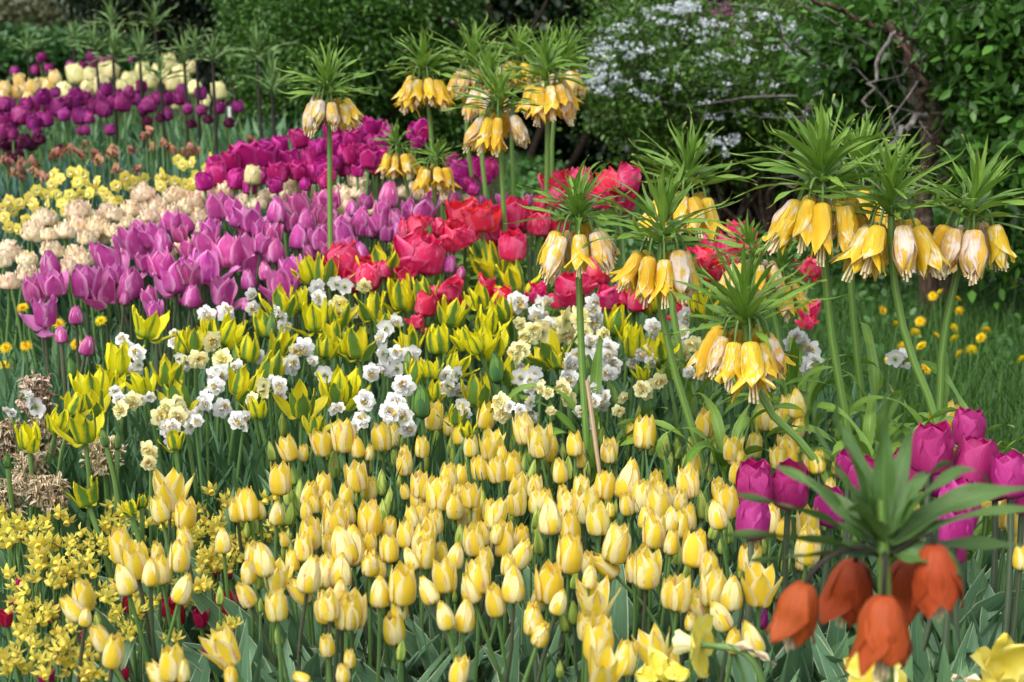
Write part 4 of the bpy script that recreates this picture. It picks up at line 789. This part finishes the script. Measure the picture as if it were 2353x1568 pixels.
imperial([(2030, 1288), (2035, 1400), (2040, 1560)], 1.05, 1.0, 'blurred orange crown imperial close in the foreground', orange=[(1852, 1340, -.01, -.22, 0, .86), (1965, 1290, .05, -.1, .2, .95), (2030, 1368, -.03, 0, -.12, 1.0), (2145, 1252, -.01, .10, -.1, .92), (2085, 1290, .05, .1, .3, .85)],
         group='orange crown imperial', crown=[orange_crown()], stemw=.006, spin=0)
# faded crown imperials over the far bed (tuft on a dark stem)
CF = [crown_mesh(24, L=.13, W=.0048).mesh('leaf_crown', M['crownfar']) for _ in range(4)]
for i, (a, b_, b2, dd, lab) in enumerate([(185, 340, 620, 7.4, 'above apricot tulips'), (490, 280, 500, 7.8, 'above the first cream tulip'), (760, 390, 880, 6.2, 'before cream tulips'), (940, 390, 850, 6.3, 'before purple tulips'), (1080, 540, 920, 5.9, 'lowest and most drooping, before purple tulips'),
                          (1240, 430, 900, 6.2, 'with leaves over cream tulips'), (1320, 350, 920, 6.2, 'tallest before cream tulips'), (1430, 410, 990, 5.8, 'near the end of the cream tulips'), (1730, 400, 920, 5.9, 'beside the dark tree trunk'), (1825, 600, 980, 5.5, 'with dry hanging leaf before evergreen'),
                          (750, 180, 400, 7.6, 'high against dark conifer'), (1040, 180, 400, 7.6, 'high beside the dark tree trunk'), (640, 330, 600, 7.0, 'between cream tulips and hedge')]):
    x, y = tp('A', a, b_); x2, y2 = tp('A', a + 25, b2); q = at(x, y, dd); q2 = at(x2, y2, dd); gz = float(ground(q2[0], dd)); g0 = np.array([q2[0], dd, gz])
    root = thing('faded_crown_imperial', 'faded crown imperial on dark stem ' + lab, 'crown imperial', g0, 'faded crown imperials over the far bed')
    mb = MB(); mb.tube([(0, 0, 0), q2 - g0, q - g0], [.009, .008, .006], 6); part('stem', mb.mesh('stem', M['blackstem']), root)
    part('leaf_crown', CF[i % 4], root, q - g0, (0, 0, u(0, 6)), u(.95, 1.35))

# ================================================================== GROUND
mb = MB(); gx = np.concatenate([np.linspace(-150, -5, 12), np.linspace(-4.5, 4.5, 91), np.linspace(5, 150, 12)]); gy = np.concatenate([np.linspace(-8, 10, 145), np.linspace(11, 300, 20)])
X, Yg = np.meshgrid(gx, gy); Z = ground(X, Yg) + np.where(Yg < 10, rng.normal(size=X.shape) * .006, 0); mb.patch(np.stack([X, Yg, Z], -1)); struct('ground', mb.mesh('ground', M['soil']))

def blades(name, mat, n, xr, dr, hr, W, label, cat, keep=None, bend=(.1, 1.2), shape='strap', e0=(1.1, 1.55), nv=6, nu=3, hill=True):
    mb = MB(); k = 0
    while k < n:
        d = u(*dr); px = u(*xr); x = (px - 1176.5) / F * d * 1.02
        if keep and not keep(px, d): continue
        k += 1; strap(u(*hr), W * u(.7, 1.3), u(*bend), u(*e0), nu=nu, nv=nv, fold=.25, twist=u(-1, 1), az=u(0, 6.28), start=(x, d, float(ground(x, d)) - .01), shape=shape, mb=mb)
    return stuff(name, mb.mesh(name, mat), label, cat)
blades('tulip_foliage', M['vleaf'], 1500, (150, 2400), (1.12, 2.5), (.24, .36), .017, 'dense cream-edged tulip leaves under the striped tulips', 'tulip leaves', keep=lambda px, d: px > 330 + (d - 1.2) * 420 + (rng.random() < .12) * -260 and not (px > 1900 and d > 2.1), shape='tulip', nv=9, bend=(.1, .9), nu=5)
blades('corner_foliage', M['leaf'], 420, (1600, 2500), (.95, 1.75), (.22, .34), .022, 'broad plain tulip leaves below the rose-magenta tulips', 'tulip leaves', shape='tulip', nv=9, bend=(.1, .9), nu=5)
blades('narcissus_foliage', M['nleaf'], 4200, (-60, 1950), (1.95, 3.1), (.26, .42), .0055, 'upright blue-green daffodil leaves packed between the flowers', 'daffodil leaves', nv=6, bend=(.05, .7), keep=lambda px, d: (px < 1300 or d < 2.9) and not (px < 700 and d < 2.3))
blades('mid_foliage', M['nleaf'], 3000, (-100, 1500), (2.7, 4.4), (.22, .38), .008, 'green leaves packed below the lilac and peach tulips', 'tulip leaves', nv=6, bend=(.05, .8))
blades('teal_foliage', M['tleaf'], 3800, (-150, 760), (3.7, 5.6), (.26, .44), .0085, 'teal daffodil leaves behind the lemon daffodils', 'daffodil leaves', nv=6, bend=(.05, .7), keep=lambda px, d: px < 620)
blades('far_foliage', M['nleaf'], 2600, (-150, 760), (5.3, 8.0), (.25, .45), .012, 'green leaves under the purple and cream tulips', 'tulip leaves', nv=6, bend=(.05, .8))
blades('dwarf_foliage', M['nleaf'], 2600, (-80, 760), (1.35, 2.4), (.14, .28), .0018, 'thin arching grassy leaves of the dwarf narcissi', 'narcissus leaves', nv=7, bend=(.5, 2.2), keep=lambda px, d: px < 700 - (2.3 - d) * 250)
blades('imperial_foliage', M['crown'], 900, (1440, 2290), (2.05, 2.8), (.24, .44), .0075, 'glossy curling leaves around the crown imperial stems', 'curling leaves', nv=14, bend=(1.6, 4.2), shape='crown', e0=(.8, 1.5), nu=5)
# grass: fast numpy blades
def grass(name, n, xr, dr, hr, W, label):
    d = rng.uniform(*dr, n); px = rng.uniform(*xr, n); x = (px - 1176.5) / F * d * 1.02; z = ground(x, d); h = rng.uniform(*hr, n); a = rng.uniform(0, 6.28, n); b = rng.uniform(.1, .9, n) * h
    segs = 4; Vv = []
    for i in range(segs + 1):
        t = i / segs; ww = W * (1 - t) ** .7 * rng.uniform(.9, 1.1, n); cx = x + np.cos(a) * b * t**2; cy = d + np.sin(a) * b * t**2; cz = z + h * t * (1 - .25 * t * b / h)
        Vv.append(np.stack([cx - np.sin(a) * ww, cy + np.cos(a) * ww, cz], -1)); Vv.append(np.stack([cx + np.sin(a) * ww, cy - np.cos(a) * ww, cz], -1))
    Vv = np.stack(Vv, 1); base = (np.arange(n) * (2 * segs + 2))[:, None]
    Fs = np.concatenate([base + np.array([[2*i, 2*i+1, 2*i+3, 2*i+2]]) for i in range(segs)], 0)
    UVv = np.tile(np.array([[j % 2, j // 2 / segs] for j in range(2 * segs + 2)]), (n, 1)); mb = MB(); mb.raw(Vv.reshape(-1, 3), Fs, UVv.astype(float))
    return stuff(name, mb.mesh(name, M['grass']), label, 'grass')
grass('grass', 90000, (1150, 2700), (2.75, 8.5), (.06, .2), .0018, 'green lawn grass behind the crown imperials')

# ================================================================== LEAF CLOUDS
def cloud(blobs, n_clump, per, ll, lw, cr, droop=.2, surf=.45, tint=None, zmin=.02):
    bl = np.array([b[:6] for b in blobs], float); vol = bl[:, 3] * bl[:, 4] * bl[:, 5]; pick = rng.choice(len(bl), n_clump, p=vol / vol.sum())
    dirs = rng.normal(size=(n_clump, 3)); dirs /= np.linalg.norm(dirs, axis=1)[:, None]; rr = rng.uniform(0, 1, n_clump) ** surf
    C = bl[pick, :3] + dirs * rr[:, None] * bl[pick, 3:6]; cr_ = rng.uniform(0, 1, n_clump)
    N = n_clump * per; cc = np.repeat(C, per, 0) + rng.normal(size=(N, 3)) * cr * rng.uniform(.5, 1.4, (n_clump, 1)).repeat(per, 0)
    ok = cc[:, 2] > zmin; cc = cc[ok]; tone = (np.repeat(cr_, per) * .7 + rng.uniform(-.05, .35, N))[ok]; out = np.repeat(dirs, per, 0)[ok]; N = len(cc)
    ax = out * .6 + rng.normal(size=(N, 3)) * .7 + np.array([0, 0, -droop]); ax /= np.linalg.norm(ax, axis=1)[:, None]
    sd_ = np.cross(ax, rng.normal(size=(N, 3)) * .5 + np.array([0, 0, 1])); sd_ /= np.linalg.norm(sd_, axis=1)[:, None] + 1e-9; nn = np.cross(sd_, ax)
    L = ll * rng.uniform(.6, 1.25, (N, 1)); W = lw * L / ll
    V6 = [cc, cc + ax * L * .35 + sd_ * W + nn * W * .25, cc + ax * L * .72 + sd_ * W * .7 + nn * W * .2, cc + ax * L, cc + ax * L * .72 - sd_ * W * .7 + nn * W * .2, cc + ax * L * .35 - sd_ * W + nn * W * .25]
    Vv = np.stack(V6, 1).reshape(-1, 3); b = (np.arange(N) * 6)[:, None]
    Fq = np.concatenate([b + np.array([[0, 1, 2, 3]]), b + np.array([[0, 3, 4, 5]])], 0)
    UVv = np.stack([np.repeat(tone, 6), np.tile([0, .35, .72, 1, .72, .35], N)], -1); mb = MB(); mb.raw(Vv, Fq, UVv); return mb
def wob(a, b, n=9, amp=.06):
    a, b = np.array(a, float), np.array(b, float); L = np.linalg.norm(b - a); k = np.linspace(0, 1, 5)
    kn = a + (b - a) * k[:, None] + rng.normal(size=(5, 3)) * amp * L * np.array([0, 1, 1.2, 1, 0])[:, None]; v = np.linspace(0, 1, n)
    return np.stack([sp(list(zip(k, kn[:, i])), v=v) for i in range(3)], -1)
def px(x, y, d): return tuple(at(x, y, d))
def ub(x, y, d, rx, ry, rz=None):      # blob from photo units: half sizes rx, rz in photo units at depth d
    c = at(x, y, d); return (c[0], c[1], c[2], rx * d / F, ry, (rz or rx) * d / F)

# bright evergreen behind the back group
e = thing('evergreen_tree', 'bright green feathery evergreen behind the lone crown imperial', 'tree', (-.9, 8.2, .2))
mb = cloud([ub(760, 150, 8.2, 200, .8, 230), ub(880, 60, 8.6, 210, .8, 250), ub(640, 60, 8.6, 110, .7, 200), ub(960, 260, 8.4, 170, .5, 150), ub(700, 290, 8.0, 130, .5, 130)], 8200, 30, .034, .0075, .055, .35)
part('crown', mb.xf(Matrix.Translation((.9, -8.2, -.2))).mesh('crown', M['f_green']), e)
mb = MB(); mb.tube(wob((0, 0, -.2), (.2, .3, 2.6)), np.linspace(.12, .05, 9), 8)
for k in range(16): s0 = np.array([.02 * k / 3, .05, .2 + k * .14]); mb.tube(wob(s0, s0 + [rng.normal() * .8, -.4 + rng.normal() * .3, .3]), np.linspace(.02, .004, 9), 5)
part('trunk', mb.mesh('trunk', M['darkbark']), e)
# dark conifer with overhanging boughs at far left
c0 = at(555, 300, 9.2); root = thing('conifer', 'dark tree with leaning trunk beside the far tulip bed', 'tree', (c0[0], c0[1], .3))
mb = MB(); p1, p2 = at(545, 140, 9.3), at(490, -60, 9.6); mb.tube([np.array([c0[0], c0[1], .2]), c0, p1, p2], [.13, .11, .10, .09], 10)
for (x0, y0, x1, y1, d1, r_) in [(520, 40, 180, -25, 9.4, .03), (525, 60, 380, 30, 9.0, .02), (515, 20, 250, 45, 9.5, .018), (530, 70, 430, 95, 9.2, .014), (505, 10, 620, -40, 9.4, .03), (530, 60, 330, 75, 9.8, .014)]:
    mb.tube(wob(at(x0, y0, 9.4), at(x1, y1, d1), amp=.03), np.linspace(r_, r_ * .35, 9), 6)
part('trunk', mb.xf(Matrix.Translation((-c0[0], -c0[1], -.3))).mesh('trunk', M['darkbark']), root)
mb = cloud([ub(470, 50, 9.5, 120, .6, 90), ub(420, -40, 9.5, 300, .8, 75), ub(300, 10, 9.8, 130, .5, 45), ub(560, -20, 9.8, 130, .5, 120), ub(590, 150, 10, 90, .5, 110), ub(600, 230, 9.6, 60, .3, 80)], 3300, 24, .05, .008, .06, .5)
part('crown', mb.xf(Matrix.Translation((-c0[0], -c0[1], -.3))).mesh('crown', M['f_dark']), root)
# deep shade hedge behind everything in the middle
root = thing('dark_hedge', 'deeply shaded hedge between the evergreen and the white-flowering bush', 'hedge', (.6, 10, 0))
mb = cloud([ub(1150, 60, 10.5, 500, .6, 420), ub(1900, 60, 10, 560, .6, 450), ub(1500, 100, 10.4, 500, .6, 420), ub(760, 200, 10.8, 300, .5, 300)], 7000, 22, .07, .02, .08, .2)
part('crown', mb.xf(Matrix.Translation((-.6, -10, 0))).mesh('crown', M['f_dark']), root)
mb = MB()
for k in range(40):
    x = rng.uniform(-2.2, 3.2); mb.tube(wob((x - .6, rng.normal() * .3, 0), (x - .6 + rng.normal() * .4, rng.normal() * .3, 2.6)), np.linspace(.03, .012, 9), 5)
part('trunk', mb.mesh('trunk', M['darkbark']), root)
# white-flowering spirea
root = thing('white_flowering_bush', 'arching bush covered with sprays of small white flowers', 'bush', (1.1, 6.8, 0))
O = Matrix.Translation((-1.1, -6.8, 0)); mb = MB(); tips = []
base = [at(u(1500, 1850), 470, u(6.4, 7.2)) for _ in range(14)]
for k in range(150):
    b = base[k % 14] * np.array([1, 1, 0]); t_ = at(u(1330, 2020), u(-60, 360), u(5.9, 7.4)); md_ = (b + t_) / 2 + np.array([0, 0, .35]); t3 = np.linspace(0, 1, 11)[:, None]
    P = (1-t3)**2*b + 2*(1-t3)*t3*md_ + t3**2*t_ + rng.normal(size=(11, 3)) * .02; mb.tube(P, np.linspace(.012, .0025, 11), 5); tips.append(P[4:])
part('branches', mb.xf(O).mesh('branches', M['bark']), root)
tips = np.concatenate(tips)
mb = cloud([(*p, .13, .13, .1) for p in tips], 6200, 12, .026, .0075, .035, 0)
part('foliage', mb.xf(O).mesh('foliage', M['f_spirea']), root)
wb = [ub(1560, 60, 6.0, 130, .3, 45), ub(1420, 110, 5.9, 70, .2, 22), ub(1700, 70, 6.1, 150, .3, 40), ub(1840, 90, 6.2, 70, .2, 60), ub(1450, 70, 6, 60, .3, 40), ub(1650, 120, 6.0, 120, .2, 40), ub(1380, 130, 5.9, 30, .2, 12), ub(1480, 180, 6, 110, .3, 50), ub(1620, 230, 6.1, 120, .3, 90), ub(1760, 200, 6.1, 90, .3, 90), ub(1660, 330, 6, 60, .2, 30), ub(1380, 180, 5.9, 40, .2, 30), ub(1560, 20, 6.1, 60, .2, 12), ub(1900, 180, 6.0, 80, .2, 50)]
mb = MB()
def umbels(blobs, n, per, rad):
    for _ in range(n):
        b = blobs[int(rng.integers(len(blobs)))]; q = np.array(b[:3]) + rng.normal(size=3) * np.array(b[3:6]) * .5
        mb.add(cloud([(*q, rad * u(.6, 1.5), rad * u(.6, 1.5), .008)], per, 5, .0075, .0045, .004, -.8, .5))
umbels(wb[:7] + wb[12:13], 85, 6, .034); umbels(wb[7:], 150, 5, .024)
for _ in range(120):
    p = tips[int(rng.integers(len(tips)))]; umbels([(*p, .03, .03, .02)], 2, 5, .022)
part('blossom', mb.xf(O).mesh('blossom', M['f_white']), root)
# azalea glimpsed inside
c = at(1680, 90, 7.4); root = thing('azalea', 'small patch of mauve blossom glimpsed behind the white-flowering bush', 'bush', (c[0], c[1], 0))
mb = cloud([(0, 0, c[2], .12, .1, .1), (-.1, 0, c[2] + .1, .08, .1, .06), (.25, -.3, c[2] + .08, .06, .1, .06)], 60, 10, .03, .013, .03); part('blossom', mb.mesh('blossom', M['f_pink']), root)
mb = MB()
for k in range(7): mb.tube(wob((0, 0, 0), (rng.normal() * .15, rng.normal() * .1, c[2])), np.linspace(.012, .004, 9), 5)
part('branches', mb.mesh('branches', M['bark']), root)
# broad-leaved shrub on the right
RX = at(2150, 470, 5.0); root = thing('leafy_shrub', 'broad-leaved green shrub with twisted grey trunk at the right edge', 'shrub', (RX[0], 5.0, 0)); O = Matrix.Translation((-RX[0], -5.0, 0))
def route(pts, d, r0, r1, mb, amp=.012):
    P = np.array([at(x, y, d + dd) for (x, y, dd) in pts]); t = np.linspace(0, 1, len(P)); t2 = np.linspace(0, 1, 16); C = np.stack([sp(list(zip(t, P[:, k])), v=t2) for k in range(3)], -1) + rng.normal(size=(16, 3)) * amp; mb.tube(C, np.linspace(r0, r1, 16), 8)
mb = MB()
route([(2130, 790, 0), (2125, 560, 0), (2125, 400, 0), (2130, 300, 0), (2110, 220, -.05), (2080, 120, -.1), (2050, 60, -.1)], 5.1, .036, .014, mb)
route([(2135, 330, 0), (2150, 230, 0), (2180, 150, 0), (2215, 90, 0), (2240, 20, .05), (2250, -50, .05)], 5.1, .034, .022, mb)
route([(2110, 100, -.1), (2000, 50, -.2), (1900, 10, -.2), (1830, -40, -.2)], 5.3, .012, .007, mb)
route([(2165, 800, .1), (2190, 500, .1), (2170, 380, .1), (2200, 300, .1)], 5.2, .03, .015, mb)
route([(2125, 260, 0), (2115, 180, -.1), (2080, 110, -.15), (2070, 60, -.15)], 4.9, .014, .006, mb)
part('trunk', mb.xf(O).mesh('trunk', M['bark']), root)
mb = MB()
route([(2125, 250, 0), (2080, 300, -.2), (2060, 330, -.2), (2030, 370, -.3)], 4.9, .012, .005, mb)
route([(2050, 60, 0), (2000, 200, -.1), (1990, 260, -.1)], 4.9, .008, .003, mb)
for k in range(60):
    a = at(u(2030, 2350), u(0, 420), 5.1); b = a + np.array([rng.normal() * .3, -.25 + rng.normal() * .2, rng.normal() * .25]); mb.tube(wob(a, b, amp=.05), np.linspace(.0045, .001, 9), 5)
for k in range(34):
    a = at(u(1780, 2120), u(180, 420), u(5.6, 6.2)); b = a + np.array([rng.normal() * .5, rng.normal() * .2, rng.normal() * .22]); mb.tube(wob(a, b, amp=.05), np.linspace(.0055, .0015, 9), 5)
part('branches', mb.xf(O).mesh('branches', M['greybark']), root)
mb = cloud([ub(2290, 120, 4.9, 110, .35, 220), ub(2220, 40, 4.9, 90, .3, 80), ub(2310, 330, 4.8, 90, .3, 170), ub(2000, 60, 5.3, 130, .3, 110), ub(1960, 150, 5.5, 120, .3, 110), ub(2270, 400, 4.95, 100, .25, 110), ub(2040, 260, 5.6, 120, .2, 120), ub(2120, 120, 5.7, 120, .2, 150), ub(2330, 540, 4.9, 80, .2, 110), ub(2420, 200, 5, 120, .4, 300)], 1150, 15, .058, .013, .055, .25, .6)
part('crown', mb.xf(O).mesh('crown', M['f_right']), root)
# low weeds at the shrubs' feet
def weedfield(name, n, per, xr, dr, zr, ll, label):
    bl = []
    for k in range(n): d = u(*dr); pxx = u(*xr); x = (pxx - 1176.5) / F * d; bl.append((x, d, float(ground(x, d)) + u(*zr), .06, .06, .04))
    return stuff(name, cloud(bl, n * 2, per, ll, ll * .32, .035, .0, .6).mesh(name, M['weed']), label, 'weeds')
weedfield('weeds', 420, 9, (1200, 2600), (5.2, 7.8), (.03, .18), .045, 'low leafy weeds under the shrubs')
weedfield('bed_edge_weeds', 90, 8, (1850, 2600), (3.8, 5.4), (.02, .08), .035, 'leafy ground cover in the grass near the beds')
weedfield('pansy_foliage', 240, 8, (-60, 420), (2.5, 3.4), (.03, .16), .03, 'small leafy plants under the lilac tulips')
# far hedge and far trees on the left
root = thing('clipped_hedge', 'distant clipped green hedge at the left behind the far bed', 'hedge', (-6, 19, 0))
mb = cloud([ub(x, 125, 19, 70, .5, 34) for x in range(-160, 640, 60)], 2600, 22, .09, .03, .08, .1); part('crown', mb.xf(Matrix.Translation((6, -19, 0))).mesh('crown', M['f_hedge']), root)
mb = MB()
for x in range(-160, 640, 60): c = at(x, 130, 19); mb.tube([(c[0] + 6, 0, 0), (c[0] + 6, 0, c[2])], .04, 6)
part('trunk', mb.mesh('trunk', M['darkbark']), root)
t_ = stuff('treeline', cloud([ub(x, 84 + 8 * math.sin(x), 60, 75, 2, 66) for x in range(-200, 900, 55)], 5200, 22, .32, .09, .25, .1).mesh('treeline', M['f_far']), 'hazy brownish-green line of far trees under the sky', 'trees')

# ================================================================== DANDELIONS, CANE, LABEL
def dand():
    mb = MB()
    for k in range(90):
        a = k * 2.4; f = k / 90; L = .5 * (.35 + .65 * f); e = 1.3 - 1.35 * f
        strap(L, .028, .1, e, nu=3, nv=4, fold=0, az=a, shape='strap', mb=mb)
    return mb.mesh('flower_head', M['dandelion'])
DA = [dand() for _ in range(3)]
DL = [('D', a, b_) for a, b_ in [(1740,480),(1790,455),(1400,575),(1655,650),(1620,725),(1760,745),(1880,695),(1890,765),(1920,580),(2100,710),(2065,760),(1665,815),(1450,900),(1690,970),(1920,870),(2000,840),(1540,820),(2345,905),(2300,390),(1500,670),(1905,500)]] + [('H', a, b_) for a, b_ in [(1540,1185),(1135,1265),(1240,1275),(1300,1270)]]
for i, (t_, a, b_) in enumerate(DL):
    x, y = tp(t_, a, b_); r = ray(x, y); d = (H - .2) / -r[2] * r[1]; q = np.array([0, 0, H]) + r * (d / r[1]); big = 1.1
    root = thing('dandelion', place_label('yellow dandelion in the grass', x, y), 'dandelion', (q[0], q[1], 0), 'dandelions in the grass')
    mb = MB(); mb.tube([(rng.normal() * .02, .02, 0), (0, 0, q[2])], .002, 5); part('stem', mb.mesh('stem', M['stem']), root)
    part('flower_head', DA[i % 3], root, (0, 0, q[2]), (u(.6, 1.3), u(-.4, .4), u(0, 6)), .037 * big)
# orange-yellow pansies glimpsed at the left edge
for (x, y) in [(52, 708), (60, 795), (14, 800), (232, 738), (10, 840), (175, 792), (135, 745)]:
    r = ray(x, y); d = 2.95; q = at(x, y, d); root = thing('marigold', place_label('small orange-yellow flower under the tulips', x, y), 'flower', (q[0], q[1], 0), 'small orange flowers at the left edge')
    mb = MB(); mb.tube([(0, 0, 0), (0, 0, q[2])], .002, 5); part('stem', mb.mesh('stem', M['stem']), root); part('flower_head', DA[0], root, (0, 0, q[2]), (u(.4, 1), u(-.4, .4), 0), .032)
a = at(1349, 875, 2.12); b = at(1372, 1045, 2.10); dirc = (b - a); g_ = a + dirc * (a[2] / -dirc[2]); root = thing('garden_cane', 'thin tan wooden cane leaning beside the straight crown imperial stem', 'cane', g_)
mb = MB(); t = np.linspace(0, 1, 9)[:, None]; mb.tube((a - g_) * t, .0032 + .0004 * np.array([0, 1, 0, 0, 1, 0, 0, 1, 0]), 8); part('cane_shaft', mb.mesh('cane_shaft', M['cane']), root)
mb = MB(); mb.tube([(a - g_) * 1.0, (a - g_) * 1.003], [.0034, .0005], 8); part('cane_tip', mb.mesh('cane_tip', M['brown']), root)
q = at(528, 262, 7.0); root = thing('plant_label', 'small white plant label on a stake beside the far bed', 'plant label', (q[0], q[1], .29))
mb = MB(); mb.tube([(0, 0, -.1), (0, 0, q[2] - .29)], .006, 6); part('stake', mb.mesh('stake', M['blackstem']), root)
mb = MB(); w_, h_ = .007, .035
mb.patch([[(-w_, -.008, -h_), (w_, -.008, -h_)], [(-w_, -.011, h_), (w_, -.011, h_)]]); mb.patch([[(w_, -.004, -h_), (-w_, -.004, -h_)], [(w_, -.007, h_), (-w_, -.007, h_)]]); part('plate', mb.mesh('plate', M['plastic']), root, (0, 0, q[2] - .29))
print('objects', len(bpy.data.objects))
